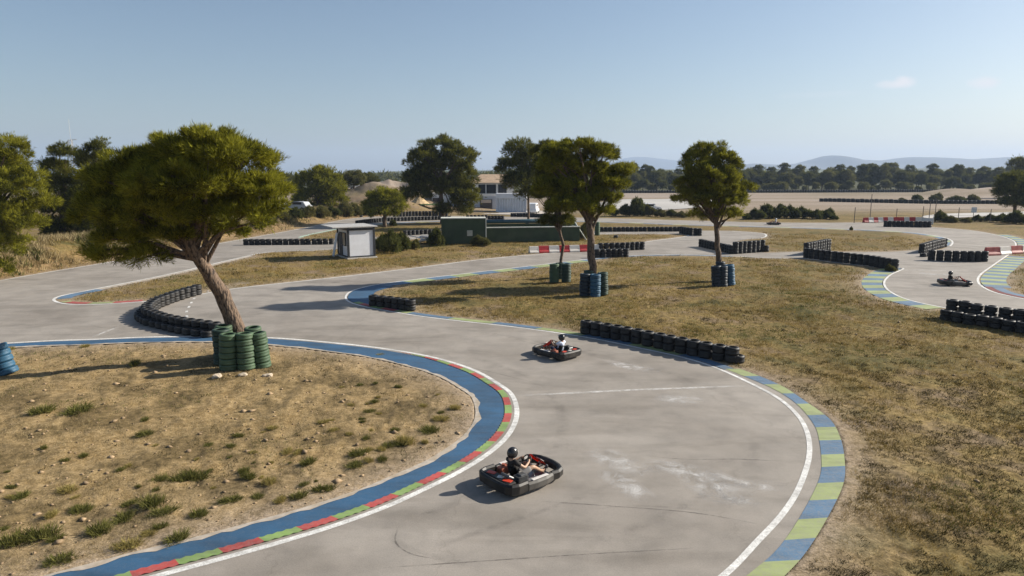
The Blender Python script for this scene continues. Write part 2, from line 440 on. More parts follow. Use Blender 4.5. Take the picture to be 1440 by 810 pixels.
def ground_mat():
    m, nt, N, L, P = _nodes('dry_ground')
    g = N.new('ShaderNodeNewGeometry'); pos = g.outputs['Position']
    def attr(n):
        a = N.new('ShaderNodeAttribute'); a.attribute_name = n; return a.outputs['Fac']
    n_big = noise_node(N, L, pos, .09, 5, .6); n_mid = noise_node(N, L, pos, .5, 6, .62); n_fine = noise_node(N, L, pos, 5., 6, .68); n_vf = noise_node(N, L, pos, 22., 5, .7)
    # grass: straw over brown soil with olive patches
    straw = ramp(N, [(.30, (.050, .034, .012)), (.44, (.140, .096, .032)), (.56, (.305, .218, .084)), (.72, (.43, .33, .155))]); 
    mm = N.new('ShaderNodeMath'); mm.operation = 'MULTIPLY_ADD'; mm.inputs[1].default_value = .55; L.new(n_fine.outputs['Fac'], mm.inputs[0])
    m2 = N.new('ShaderNodeMath'); m2.operation = 'MULTIPLY'; m2.inputs[1].default_value = .45; L.new(n_mid.outputs['Fac'], m2.inputs[0]); L.new(m2.outputs[0], mm.inputs[2])
    L.new(mm.outputs[0], straw.inputs[0])
    olive = ramp(N, [(.34, (.028, .030, .009)), (.62, (.115, .105, .036))]); L.new(n_fine.outputs['Fac'], olive.inputs[0])
    pm = N.new('ShaderNodeMath'); pm.operation = 'MULTIPLY_ADD'; pm.inputs[1].default_value = .6; L.new(n_mid.outputs['Fac'], pm.inputs[0])
    pb = N.new('ShaderNodeMath'); pb.operation = 'MULTIPLY'; pb.inputs[1].default_value = .4; L.new(n_big.outputs['Fac'], pb.inputs[0]); L.new(pb.outputs[0], pm.inputs[2])
    fo = ramp(N, [(.49, (0, 0, 0)), (.60, (.85, .85, .85))]); L.new(pm.outputs[0], fo.inputs[0])
    grass = mixc(N, L, fo.outputs[0], straw.outputs[0], olive.outputs[0])
    bare = ramp(N, [(.3, (.17, .12, .07)), (.7, (.36, .265, .17))]); L.new(n_fine.outputs['Fac'], bare.inputs[0])
    fb = ramp(N, [(.38, (.85, .85, .85)), (.48, (0, 0, 0))]); L.new(pm.outputs[0], fb.inputs[0])
    grass = mixc(N, L, fb.outputs[0], grass, bare.outputs[0])
    # sandy infield
    sandc = ramp(N, [(.30, (.13, .080, .034)), (.43, (.285, .198, .090)), (.56, (.42, .305, .158)), (.72, (.55, .43, .27))]); L.new(mm.outputs[0], sandc.inputs[0])
    fs = ramp(N, [(.45, (0, 0, 0)), (.58, (.85, .85, .85))]); L.new(n_mid.outputs['Fac'], fs.inputs[0])
    dsc = ramp(N, [(.34, (.06, .045, .019)), (.64, (.20, .14, .062))]); L.new(n_fine.outputs['Fac'], dsc.inputs[0])
    sand = mixc(N, L, fs.outputs[0], sandc.outputs[0], dsc.outputs[0])
    col = mixc(N, L, attr('sand'), grass, sand)
    # worn dusty strip by the tarmac
    ed = N.new('ShaderNodeMath'); ed.operation = 'MULTIPLY'; L.new(attr('edge'), ed.inputs[0])
    er = ramp(N, [(.25, (.1, .1, .1)), (.6, (1, 1, 1))]); L.new(n_fine.outputs['Fac'], er.inputs[0]); L.new(er.outputs[0], ed.inputs[1])
    col = mixc(N, L, ed.outputs[0], col, (.40, .315, .23))
    earth = ramp(N, [(.3, (.27, .145, .072)), (.55, (.40, .25, .14)), (.75, (.52, .37, .23))]); L.new(mm.outputs[0], earth.inputs[0])
    ee = N.new('ShaderNodeMath'); ee.operation = 'MULTIPLY'; L.new(attr('earth'), ee.inputs[0]); er2 = ramp(N, [(.35, (.25,)*3), (.6, (1,)*3)]); L.new(n_mid.outputs['Fac'], er2.inputs[0]); L.new(er2.outputs[0], ee.inputs[1])
    col = mixc(N, L, ee.outputs[0], col, earth.outputs[0])
    # pinkish ploughed plain beyond the circuit
    sx = N.new('ShaderNodeSeparateXYZ'); L.new(pos, sx.inputs[0])
    mr = N.new('ShaderNodeMapRange'); mr.inputs[1].default_value = 118; mr.inputs[2].default_value = 150; L.new(sx.outputs['Y'], mr.inputs[0])
    st = N.new('ShaderNodeMapping'); st.inputs['Scale'].default_value = (.012, .06, .05); L.new(pos, st.inputs[0])
    nst = noise_node(N, L, st.outputs[0], 1., 6, .6)
    plain = ramp(N, [(.34, (.20, .165, .10)), (.46, (.31, .245, .18)), (.58, (.36, .295, .24)), (.75, (.40, .335, .28))]); L.new(nst.outputs['Fac'], plain.inputs[0])
    col = mixc(N, L, mr.outputs[0], col, plain.outputs[0])
    mr2 = N.new('ShaderNodeMapRange'); mr2.inputs[1].default_value = 262; mr2.inputs[2].default_value = 300; L.new(sx.outputs['Y'], mr2.inputs[0])
    col = mixc(N, L, mr2.outputs[0], col, (.10, .10, .045))
    fin = ramp(N, [(.34, (.55, .55, .55)), (.66, (1.15, 1.15, 1.15))]); L.new(n_vf.outputs['Fac'], fin.inputs[0])
    col = mixc(N, L, 1., col, fin.outputs[0], 'MULTIPLY')
    L.new(col, P.inputs['Base Color']); P.inputs['Roughness'].default_value = .95; P.inputs['Specular IOR Level'].default_value = .1
    b = N.new('ShaderNodeBump'); b.inputs['Strength'].default_value = .8; b.inputs['Distance'].default_value = .07; L.new(mm.outputs[0], b.inputs['Height'])
    b2 = N.new('ShaderNodeBump'); b2.inputs['Strength'].default_value = .6; b2.inputs['Distance'].default_value = .02; L.new(n_vf.outputs['Fac'], b2.inputs['Height']); L.new(b.outputs[0], b2.inputs['Normal'])
    L.new(b2.outputs[0], P.inputs['Normal'])
    return m

def asphalt_mat():
    m, nt, N, L, P = _nodes('worn_asphalt')
    g = N.new('ShaderNodeNewGeometry'); pos = g.outputs['Position']
    nb = noise_node(N, L, pos, .16, 5, .6, .4); nm = noise_node(N, L, pos, 1.1, 6, .6); nf = noise_node(N, L, pos, 34, 4, .7)
    base = ramp(N, [(.3, (.225, .200, .170)), (.5, (.292, .263, .228)), (.7, (.338, .307, .268))]); L.new(nb.outputs['Fac'], base.inputs[0])
    v = ramp(N, [(.32, (.80, .80, .80)), (.6, (1.06, 1.05, 1.04))]); L.new(nm.outputs['Fac'], v.inputs[0])
    col = mixc(N, L, .75, base.outputs[0], v.outputs[0], 'MULTIPLY')
    v2 = ramp(N, [(.3, (.72, .72, .72)), (.7, (1.15, 1.15, 1.15))]); L.new(nf.outputs['Fac'], v2.inputs[0])
    col = mixc(N, L, .55, col, v2.outputs[0], 'MULTIPLY')
    # darker stained bands
    mp = N.new('ShaderNodeMapping'); mp.inputs['Scale'].default_value = (.22, .75, 1); mp.inputs['Rotation'].default_value = (0, 0, R(20)); L.new(pos, mp.inputs[0])
    ns = noise_node(N, L, mp.outputs[0], 1., 7, .6, .6)
    s = ramp(N, [(.30, (.70, .69, .67)), (.50, (1, 1, 1)), (.68, (1, 1, 1)), (.8, (1.12, 1.11, 1.1))]); L.new(ns.outputs['Fac'], s.inputs[0])
    col = mixc(N, L, .8, col, s.outputs[0], 'MULTIPLY')
    # hairline cracks
    vo = N.new('ShaderNodeTexVoronoi'); vo.feature = 'DISTANCE_TO_EDGE'; vo.inputs['Scale'].default_value = .16
    wp = mixc(N, L, .35, pos, nm.outputs['Color']); ad = N.new('ShaderNodeVectorMath'); ad.operation = 'MULTIPLY_ADD'
    L.new(nm.outputs['Color'], ad.inputs[0]); ad.inputs[1].default_value = (1.6, 1.6, 0); L.new(pos, ad.inputs[2]); L.new(ad.outputs[0], vo.inputs['Vector'])
    ck = ramp(N, [(0, (.80, .79, .78)), (.0045, (1, 1, 1))]); L.new(vo.outputs['Distance'], ck.inputs[0])
    col = mixc(N, L, .6, col, ck.outputs[0], 'MULTIPLY')
    L.new(col, P.inputs['Base Color']); P.inputs['Roughness'].default_value = .82; P.inputs['Specular IOR Level'].default_value = .35
    b = N.new('ShaderNodeBump'); b.inputs['Strength'].default_value = .35; b.inputs['Distance'].default_value = .01; L.new(nf.outputs['Fac'], b.inputs['Height']); L.new(b.outputs[0], P.inputs['Normal'])
    return m

def paint_mat(name, col, wear=.5, under=(.24, .225, .205), scale=7.):
    """road paint worn through to the tarmac in flecks"""
    m, nt, N, L, P = _nodes(name)
    g = N.new('ShaderNodeNewGeometry'); pos = g.outputs['Position']
    n1 = noise_node(N, L, pos, scale, 8, .72); n2 = noise_node(N, L, pos, .8, 4)
    t = ramp(N, [(.3, tuple(c * .78 for c in col)), (.7, tuple(min(1, c * 1.18) for c in col))]); L.new(n2.outputs['Fac'], t.inputs[0])
    n3 = noise_node(N, L, pos, 28, 5, .75); av = N.new('ShaderNodeMath'); av.operation = 'MULTIPLY_ADD'; av.inputs[1].default_value = .45; L.new(n3.outputs['Fac'], av.inputs[0])
    a2 = N.new('ShaderNodeMath'); a2.operation = 'MULTIPLY'; a2.inputs[1].default_value = .55; L.new(n1.outputs['Fac'], a2.inputs[0]); L.new(a2.outputs[0], av.inputs[2])
    w = ramp(N, [(.44, (.06, .06, .06)), (.60, (wear,) * 3)]); L.new(av.outputs[0], w.inputs[0])
    mp = N.new('ShaderNodeMapping'); mp.inputs['Scale'].default_value = (.5, 2.2, 1); mp.inputs['Rotation'].default_value = (0, 0, .6); L.new(pos, mp.inputs[0])
    n4 = noise_node(N, L, mp.outputs[0], 1.2, 6, .65); rb = ramp(N, [(.36, (.45, .44, .43)), (.54, (1, 1, 1))]); L.new(n4.outputs['Fac'], rb.inputs[0])
    tt = mixc(N, L, .55, t.outputs[0], rb.outputs[0], 'MULTIPLY')
    L.new(mixc(N, L, w.outputs[0], tt, under), P.inputs['Base Color']); P.inputs['Roughness'].default_value = .75
    return m

def chalk_mat(name='pale_scuff', col=(.62, .60, .57), lo=.40, hi=.62, mx_=.75, scale=2.2):
    m, nt, N, L, P = _nodes(name)
    P.inputs['Base Color'].default_value = (*col, 1); P.inputs['Roughness'].default_value = .9
    g = N.new('ShaderNodeNewGeometry')
    n1 = noise_node(N, L, g.outputs['Position'], scale, 8, .7, .8)
    uv = N.new('ShaderNodeAttribute'); uv.attribute_name = 'fade'
    ml = N.new('ShaderNodeMath'); ml.operation = 'MULTIPLY'
    w = ramp(N, [(lo, (0, 0, 0)), (hi, (mx_,) * 3)]); L.new(n1.outputs['Fac'], w.inputs[0])
    L.new(w.outputs[0], ml.inputs[0]); L.new(uv.outputs['Fac'], ml.inputs[1]); L.new(ml.outputs[0], P.inputs['Alpha'])
    return m

ASPH = asphalt_mat()
tag(obj('asphalt_track', np_mesh('asphalt_track', AV, AF), ASPH), kind='structure')

WHITE = paint_mat('white_line_paint', (.80, .79, .75), .6)
BLUE = paint_mat('blue_kerb_paint', (.011, .080, .172), .15)
BLUE_L = paint_mat('faded_blue_paint', (.066, .155, .262), .42)
GREEN_L = paint_mat('faded_green_paint', (.30, .355, .13), .4)
GREEN_P = paint_mat('kerb_green_paint', (.21, .33, .085), .3)
RED_P = paint_mat('kerb_red_paint', (.43, .05, .042), .3)
CONC = mat('kerb_concrete', (.40, .35, .29), .9, .25, 5, .3, dirt=(.33, .25, .15), dirt_amt=.8)

def line(name, c, off0, off1, z=.009, m=None): return ribbon(name, smooth_off(c, off0), smooth_off(c, off1), z, [m or WHITE])
def sub(c, a, b):
    """part of curve c between the points nearest pixel a and pixel b"""
    A, B = np.array(at(*a)[:2]), np.array(at(*b)[:2])
    i = int(np.argmin(np.sum((c-A)**2, 1))); j = int(np.argmin(np.sum((c-B)**2, 1)))
    return c[min(i, j):max(i, j)+1]

# --- infield D1: white line, grey gap, red/green ribbed kerb, broad blue band, concrete edge
def C(p, s=.25): return spline(gp(p), s)
def along(c, keys):
    idx = [int(np.argmin(np.sum((c-np.array(at(*k[:2])[:2]))**2, 1))) for k in keys]
    return np.interp(np.arange(len(c)), idx, [k[2] for k in keys])
BW = along(cD1, [(0, 483, 1.05), (300, 473, 1.1), (547, 491, 1.4), (613, 503, 1.55), (703, 540, 1.42), (727, 593, 1.25), (647, 665, 1.12), (480, 738, 1.14), (300, 791, 1.12), (60, 858, 1.12)])
BW = BW + .05 * (fbm(np.arange(len(BW))*.12, np.zeros(len(BW)), 51, 2) - .5)
RGO = along(cD1, [(0, 483, .22), (547, 491, .25), (640, 510, .42), (727, 593, .45), (60, 858, .45)])
blue_in, blue_out = smooth_off(cD1, -BW), smooth_off(cD1, -RGO)
rg0 = sub(cD1, (560, 494.3), (60, 858)); rgk = along(rg0, [(560, 494.3, .20), (640, 510, .40), (60, 858, .43)])
rg_out, rg_in = smooth_off(rg0, -.20), smooth_off(rg0, -rgk)
ribbon('white_line', smooth_off(cD1, -.12), smooth_off(cD1, .03), .010, [WHITE])
ribbon('blue_band', blue_in, smooth_off(cD1, -RGO+.01), .012, [BLUE])
ribbon('red_green_kerb', rg_in, rg_out, .016, [RED_P, GREEN_P], seg=.74, rib=.022, step=.092)
ribbon('tarmac_shoulder', cD1, blue_in, .0062, [ASPH])
def ragged(c, lo, hi, seed):
    nz = fbm(np.arange(len(c))*.8, np.full(len(c), 1.7), seed, 4); n = normals2(c)
    return c + n * (lo + (hi-lo) * np.clip(nz*1.8-.4, 0, 1))[:, None]
ribbon('concrete_edge', smooth_off(blue_in, -.01), ragged(blue_in, .02, .24, 77), .018, [CONC])

# --- infield D3: white line; blue/green kerbs of varying width
ribbon('white_line', cD3, smooth_off(cD3, .13), .010, [WHITE])
k_in = C([(1020, 519), (1060, 535), (1085, 546), (1103, 556), (1123, 571), (1146, 600), (1152, 620), (1155, 645), (1154, 667), (1135, 710), (1093, 773), (1053, 808), (960, 880)])
k_out = C([(1040, 519), (1075, 532), (1105, 546), (1130, 563), (1167, 590), (1182, 617), (1188, 650), (1187, 677), (1172, 713), (1133, 778), (1107, 807), (1030, 880)])
ribbon('tarmac_shoulder', sub(cD3, (1020, 519), (960, 860))[::-1], smooth_off(k_in, .05), .0062, [ASPH])
ribbon('blue_green_kerb', k_in, k_out, .014, [GREEN_L, BLUE_L], seg=.98)
s = sub(cD3, (1020, 519), (510, 430)); ribbon('blue_green_kerb', smooth_off(s, -.06), smooth_off(s, -.48), .013, [BLUE_L, GREEN_L], seg=2.4)
tip = sub(cD3, (552, 438), (530, 400.5)); ribbon('blue_band', smooth_off(tip, -.05), smooth_off(tip, -1.5), .015, [BLUE])
s = sub(cD3, (552, 438), (495, 426)); ribbon('red_green_kerb', smooth_off(s, -.04), smooth_off(s, -.42), .019, [RED_P, GREEN_P], seg=.9)
u_in = sub(cD3, (530, 400.5), (825, 365)); ribbon('blue_green_kerb', smooth_off(u_in, -.04), smooth_off(u_in, -1.1), .014, [BLUE_L, GREEN_L], seg=1.9)
s = sub(cD3, (825, 365), (1030, 360.5)); ribbon('blue_band', smooth_off(s, -.05), smooth_off(s, -.45), .014, [BLUE_L])
s = sub(cD3, (1268, 377), (1330, 433.5)); ribbon('blue_green_kerb', smooth_off(s, -.05), smooth_off(s, -1.25), .014, [BLUE_L, GREEN_L], seg=1.15)
# --- D5 corner
ribbon('white_line', cD5, smooth_off(cD5, .14), .010, [WHITE])
s = sub(cD5, (1383, 403), (1417, 360)); ribbon('blue_green_kerb', smooth_off(s, -.08), smooth_off(s, -1.5), .014, [BLUE_L, GREEN_L], seg=1.0)
s = sub(cD5, (1600, 447), (1383, 403)); ribbon('blue_band', smooth_off(s, -.45), smooth_off(s, -1.0), .014, [BLUE_L]); ribbon('red_kerb', smooth_off(s, -.06), smooth_off(s, -.42), .016, [mat('dark_red_kerb', (.16, .03, .025), .8, .3)])
s = sub(cD5, (1430, 346), (1400, 330)); ribbon('blue_green_kerb', smooth_off(s, -.08), smooth_off(s, -1.2), .014, [BLUE_L, GREEN_L], seg=1.3)
# --- far road, D2 and D4 edges
ribbon('white_line', cFAR, smooth_off(cFAR, .14), .010, [WHITE])
def closed(c): return np.vstack([c, c[:1]])
h2 = closed(hD2); h4 = closed(hD4)
sgn2 = 1 if np.sum(h2[:-1, 0]*h2[1:, 1]-h2[1:, 0]*h2[:-1, 1]) < 0 else -1     # outward = left for clockwise loops
sgn4 = 1 if np.sum(h4[:-1, 0]*h4[1:, 1]-h4[1:, 0]*h4[:-1, 1]) < 0 else -1
ribbon('white_line', h2, smooth_off(h2, .16*sgn2), .010, [WHITE])
s = sub(hD4, (500, 318.5), (1333, 346)); ribbon('white_line', smooth_off(s, .1*sgn4), smooth_off(s, .26*sgn4), .010, [WHITE]); ribbon('blue_green_kerb', smooth_off(s, .0), smooth_off(s, -.75*sgn4), .014, [BLUE_L, BLUE_L, GREEN_L], seg=2.2)
s = sub(hD4, (1071, 335), (1030, 325)); ribbon('white_line', s, smooth_off(s, .2*sgn4), .012, [WHITE])
s = sub(hD4, (425, 334), (500, 318.5)); ribbon('faded_green_kerb', s, smooth_off(s, .5*sgn4), .012, [paint_mat('pale_mint_paint', (.42, .58, .45), .4)])
s = np.vstack([hD2[-30:], hD2[:14]]); s = sub(closed(hD2)[:-1], (78, 421), (133, 407)); ribbon('blue_band', smooth_off(s, -.05*sgn2), smooth_off(s, -.8*sgn2), .014, [BLUE_L])
s = sub(hD2, (84, 425), (200, 424)); ribbon('red_green_kerb', smooth_off(s, -.05*sgn2), smooth_off(s, -.5*sgn2), .016, [RED_P, GREEN_L], seg=1.3)
s = sub(hD2, (350, 360), (87, 416.5)); ribbon('pale_kerb', smooth_off(s, -.02*sgn2), smooth_off(s, -.55*sgn2), .012, [CONC])
# dashed junction line by the curved tyre wall
dash = C([(340, 399), (300, 407.5), (283, 413), (273, 420), (268, 428), (262, 441), (268, 452), (285, 461), (312, 470)], .1)
L_ = resample(dash, .45)
for k in range(0, len(L_)-2, 3):
    c = np.array([L_[k], (L_[k]+L_[k+1])/2, L_[k+1]]); ribbon('dashed_line', smooth_off(c, -.06), smooth_off(c, .06), .010, [WHITE])

BVH = BVHTree.FromPolygons(PAVE_V, PAVE_F)
build_ground()

# pale scuffs and skid lines on the tarmac
def patch(name, pts, w, m, z):
    c = resample(C(pts, .1), .12); n = len(c); nr = normals2(c); cols = 9; u = np.linspace(-1, 1, cols)
    wob = np.array([fbm(np.arange(n)*.11, np.full(n, 3.3), 40 + int(pts[0][0]), 3)]).ravel()
    v = (c[:, None, :] + nr[:, None, :] * (u[None, :, None] * (w * (.6 + .8*wob))[:, None, None]))
    v = np.concatenate([v, np.full((n, cols, 1), z)], 2).reshape(-1, 3)
    i = np.arange(n-1)[:, None]*cols + np.arange(cols-1)[None, :]
    f = np.stack([i, i+cols, i+cols+1, i+1], -1).reshape(-1, 4)
    me = np_mesh(name, v, f)
    a = me.attributes.new('fade', 'FLOAT', 'POINT')
    e = np.minimum(1, np.minimum(np.arange(n), np.arange(n)[::-1]) / (n * .22 + 1))
    a.data.foreach_set('value', (e[:, None] * (1 - np.abs(u)[None, :]**1.6)).ravel().astype(np.float32))
    tag(obj(name, me, m), kind='structure')
SC_M = chalk_mat(); SC_L = chalk_mat('faded_start_line', (.72, .70, .66), .30, .62, .72, 3.); SK_M = chalk_mat('rubber_skid', (.055, .05, .045), .42, .75, .24, 1.6)
patch('faded_line', [(718, 557), (790, 553.5), (880, 549), (960, 546), (1070, 542)], .13, SC_L, .0075)
patch('faded_line', [(1240, 374), (1250, 379), (1300, 380), (1380, 381.5)], .16, SC_L, .0075)
patch('faded_line', [(128, 475), (150, 466), (168, 459)], .10, SC_L, .0075)
for p, w in (([(828, 632), (850, 640), (880, 655), (920, 668)], .5), ([(838, 662), (870, 675), (905, 700), (915, 706)], .35), ([(900, 655), (960, 660), (1010, 690), (1065, 700)], .55), ([(985, 660), (1040, 680), (1110, 684)], .3), ([(985, 690), (1020, 700), (1070, 705)], .35), ([(920, 557), (955, 562), (990, 560)], .45), ([(850, 507), (890, 517), (930, 523)], .35), ([(1290, 383), (1310, 386), (1345, 385)], .5)):
    patch('pale_scuff_mark', p, w, SC_M, .0072)
for p, w in (([(560, 740), (555, 760), (600, 780), (680, 800)], .10), ([(565, 738), (590, 725), (625, 715)], .06), ([(520, 800), (640, 760), (800, 705), (960, 640)], .12), ([(760, 800), (900, 740), (1000, 690), (1060, 640), (1050, 590)], .18), ([(1080, 600), (1000, 545), (860, 505), (700, 470), (560, 455)], .25), ([(430, 770), (620, 715), (770, 640), (790, 580), (740, 530), (600, 482)], .2), ([(780, 722), (900, 712), (1020, 720)], .05), ([(120, 455), (155, 462), (170, 456)], .12), ([(300, 430), (420, 405), (560, 384)], .3), ([(20, 440), (120, 420), (260, 385)], .35)):
    patch('skid_mark', p, w, SK_M, .0066)

CR_M = chalk_mat('asphalt_crack', (.07, .063, .055), .34, .62, .6, 3.)
for p in ([(900, 640), (960, 646), (1040, 646), (1120, 650)], [(740, 704), (860, 712), (980, 722), (1090, 742)], [(560, 742), (556, 762), (575, 778), (620, 788)], [(560, 520), (640, 515), (760, 540)], [(520, 800), (640, 792), (820, 780), (1000, 770)], [(700, 470), (760, 485), (900, 500)]):
    patch('crack', p, .020, CR_M, .0070)

# far paved apron and pale service lane on the plain
def flat_poly(name, pts, z, m):
    v = [at(*p) for p in pts]; c = spline([p[:2] for p in v], 2., True)
    f = np.array(tessellate_polygon([[Vector((p[0], p[1], 0)) for p in c]])); vv = np.c_[c, np.full(len(c), z)]
    a, b, d = vv[f[:, 0]], vv[f[:, 1]], vv[f[:, 2]]; cr = (b[:, 0]-a[:, 0])*(d[:, 1]-a[:, 1])-(b[:, 1]-a[:, 1])*(d[:, 0]-a[:, 0])
    f[cr < 0] = f[cr < 0][:, ::-1]
    tag(obj(name, np_mesh(name, vv, f), m), kind='structure')
PALE = mat('pale_apron', (.42, .40, .37), .9, .12, .05)
flat_poly('paved_apron', [(840, 294), (850, 284), (885, 280.5), (930, 280.5), (985, 279.5), (1020, 283), (985, 292), (925, 296), (870, 297)], .12, PALE)
flat_poly('service_lane', [(1297, 305), (1330, 301.2), (1400, 299.2), (1500, 297), (1500, 299), (1420, 303), (1340, 307), (1305, 307.5)], .10, PALE)
flat_poly('paddock', [(575, 303), (640, 301), (760, 303), (790, 299), (760, 297), (660, 297), (580, 298)], .10, mat('paddock_gravel', (.40, .36, .31), .95, .15, .3))

# sea
sea_m, nt, N, L, P = _nodes('sea_water')
P.inputs['Base Color'].default_value = (.03, .085, .14, 1); P.inputs['Roughness'].default_value = .35
g = N.new('ShaderNodeNewGeometry'); nz = noise_node(N, L, g.outputs['Position'], .05, 4); b = N.new('ShaderNodeBump'); b.inputs['Strength'].default_value = .6; b.inputs['Distance'].default_value = 4; L.new(nz.outputs['Fac'], b.inputs['Height']); L.new(b.outputs[0], P.inputs['Normal'])
sv = [(-8000, 760, -4), (-60, 760, -4), (-60, 1600, -4), (-500, 8400, -4), (-8000, 8400, -4)]
me = bpy.data.meshes.new('sea'); me.from_pydata(sv, [], [(0, 1, 2, 3, 4)]); tag(obj('sea', me, sea_m), kind='structure')

# ================================================================== HILLS
def hill(name, prof, Y, depth, m, seed):
    """ridge whose skyline passes through the given view directions at distance Y"""
    pts = [atY(px, py, Y) for px, py in prof]
    xs = np.array([p.x for p in pts]); hs = np.array([p.z for p in pts])
    X = np.linspace(xs[0], xs[-1], 220); Hh = np.interp(X, xs, hs)
    k = np.ones(5)/5; Hh = np.convolve(np.pad(Hh, 2, 'edge'), k, 'valid')
    V = np.linspace(-1, 1, 25); G = np.exp(-(V*1.6)**2)
    xx, vv = np.meshgrid(X, V); yy = Y + vv * depth
    hz = Hh[None, :] * (G[:, None] - G[0]) / (1 - G[0]) * (1 + .22 * (fbm(xx/depth*2.5, yy/depth*2.5, seed) - .5)) - 6 * (np.abs(V[:, None]) > .97)
    v = np.c_[xx.ravel(), yy.ravel(), hz.ravel()]; n = len(X)
    i = np.arange(24)[:, None]*n + np.arange(n-1)[None, :]
    tag(obj(name, np_mesh(name, v, np.stack([i, i+1, i+n+1, i+n], -1).reshape(-1, 4), True), m), kind='structure')
HILL_M = mat('wooded_hillside', (.085, .10, .055), .95, .5, .004, 0)
HILL_F = mat('bare_far_hills', (.075, .08, .078), .95, .3, .0015, 0)
hill('hills', [(985, 246), (1035, 232.5), (1060, 229.5), (1090, 232), (1125, 230), (1150, 222.5), (1168, 217.5), (1180, 219), (1200, 224.5), (1235, 225.5), (1262, 221), (1290, 220.5), (1330, 222.5), (1372, 224), (1420, 221), (1480, 226), (1560, 222), (1650, 232)], 4600, 900, HILL_F, 3)
hill('hills', [(760, 245), (830, 238.5), (880, 223), (905, 221), (950, 226), (1000, 232), (1060, 240), (1100, 245)], 7400, 700, HILL_F, 8)
hill('hills', [(840, 246), (885, 239), (950, 238.5), (1010, 236), (1060, 240), (1110, 238), (1180, 239), (1260, 236), (1340, 238), (1440, 236), (1600, 238)], 1500, 350, HILL_M, 12)
hill('hills', [(455, 246.5), (500, 245), (545, 241.5), (600, 240), (650, 238), (690, 240), (740, 236), (800, 240), (860, 241), (900, 246)], 1250, 240, HILL_M, 17)

# ================================================================== FOLIAGE
def blades(cen, dirs, nb, ln, wd, spread, rng, face=None):
    """nb thin triangular leaf blades at every centre"""
    n = len(cen); c = np.repeat(cen, nb, 0); d = np.repeat(dirs, nb, 0) + rng.normal(0, spread, (n*nb, 3))
    d /= np.linalg.norm(d, axis=1)[:, None] + 1e-9
    s = np.cross(d, rng.normal(0, 1, (n*nb, 3)) if face is None else np.repeat(face, nb, 0) + rng.normal(0, .22, (n*nb, 3))); s /= np.linalg.norm(s, axis=1)[:, None] + 1e-9
    l = ln * rng.uniform(.6, 1.3, (n*nb, 1)); w = wd * rng.uniform(.7, 1.3, (n*nb, 1))
    b = c + rng.normal(0, ln*.18, (n*nb, 3))
    v = np.stack([b - s*w*.5, b + s*w*.5, b + d*l*.62 + s*w*.38, b + d*l], 1).reshape(-1, 3)
    i = np.arange(n*nb) * 4
    f = np.concatenate([np.c_[i, i+1, i+2], np.c_[i, i+2, i+3]])
    return v, f

def crown_mesh(name, lobes, nclump, ntuft, clump_r, ln, wd, nb, rng, flat=.68):
    """foliage pads spread through lobes; each pad a cloud of needle tufts pointing out and up"""
    lob = np.array(lobes); vol = (lob[:, 3]*lob[:, 4]*lob[:, 5])**.75; pr = vol/vol.sum()
    cs = []; outs = []
    nc = nclump * 6
    k = rng.choice(len(lob), nc, p=pr)
    u = rng.normal(0, 1, (nc, 3)); u /= np.linalg.norm(u, axis=1)[:, None]
    u[:, 2] = np.where(u[:, 2] < -.35, -u[:, 2]*.6, u[:, 2])
    rad = rng.uniform(.3, 1., nc)**.4
    cen = lob[k, :3] + u * lob[k, 3:6] * rad[:, None]
    # keep pads spread apart: best of six candidates each time
    pick = [0]; 
    for i in range(1, nclump):
        c6 = np.arange(i*6, i*6+6); dd_ = np.min(np.linalg.norm(cen[c6][:, None] - cen[pick][None], axis=2), axis=1)
        pick.append(int(c6[np.argmax(dd_)]))
    cen, u, k = cen[pick], u[pick], k[pick]
    size = clump_r * rng.uniform(.6, 1.35, nclump)
    kk = np.repeat(np.arange(nclump), ntuft)
    q = rng.normal(0, 1, (len(kk), 3)); q /= np.linalg.norm(q, axis=1)[:, None]; q *= rng.uniform(.15, 1, (len(kk), 1))**.5 * (1 + .45 * (rng.uniform(0, 1, (len(kk), 1)) < .10))
    tc = cen[kk] + q * size[kk][:, None] * np.array([1, 1, flat])
    d = q * .8 + u[kk] * .6 + np.array([0, 0, .55])
    pn = q * np.array([1, 1, 1.1]) + u[kk]*.35 + rng.normal(0, .22, q.shape) + np.array([0, 0, .15]); pn /= np.linalg.norm(pn, axis=1)[:, None]
    v, f = blades(tc, d, nb, ln, wd, .45, rng, pn)
    me = np_mesh(name, v, f)
    return me, cen

BARK = None
def bark():
    global BARK
    if BARK: return BARK
    m, nt, N, L, P = _nodes('pine_bark')
    tc = N.new('ShaderNodeTexCoord'); mp = N.new('ShaderNodeMapping'); mp.inputs['Scale'].default_value = (1, 1, .35); L.new(tc.outputs['Object'], mp.inputs[0])
    vo = N.new('ShaderNodeTexVoronoi'); vo.inputs['Scale'].default_value = 14; L.new(mp.outputs[0], vo.inputs['Vector'])
    nz = noise_node(N, L, mp.outputs[0], 9, 6, .7)
    r = ramp(N, [(.1, (.115, .080, .056)), (.45, (.185, .132, .092)), (.8, (.045, .032, .024))]); L.new(vo.outputs['Distance'], r.inputs[0])
    r2 = ramp(N, [(.3, (.6, .6, .6)), (.7, (1.25, 1.2, 1.15))]); L.new(nz.outputs['Fac'], r2.inputs[0])
    L.new(mixc(N, L, 1., r.outputs[0], r2.outputs[0], 'MULTIPLY'), P.inputs['Base Color']); P.inputs['Roughness'].default_value = .95
    b = N.new('ShaderNodeBump'); b.inputs['Strength'].default_value = .9; b.inputs['Distance'].default_value = .04; b.invert = True
    L.new(vo.outputs['Distance'], b.inputs['Height']); L.new(b.outputs[0], P.inputs['Normal'])
    BARK = m; return m
NEEDLE = leaf_mat('pine_needles', (.030, .038, .009), (.34, .325, .036), .34, 1.1)
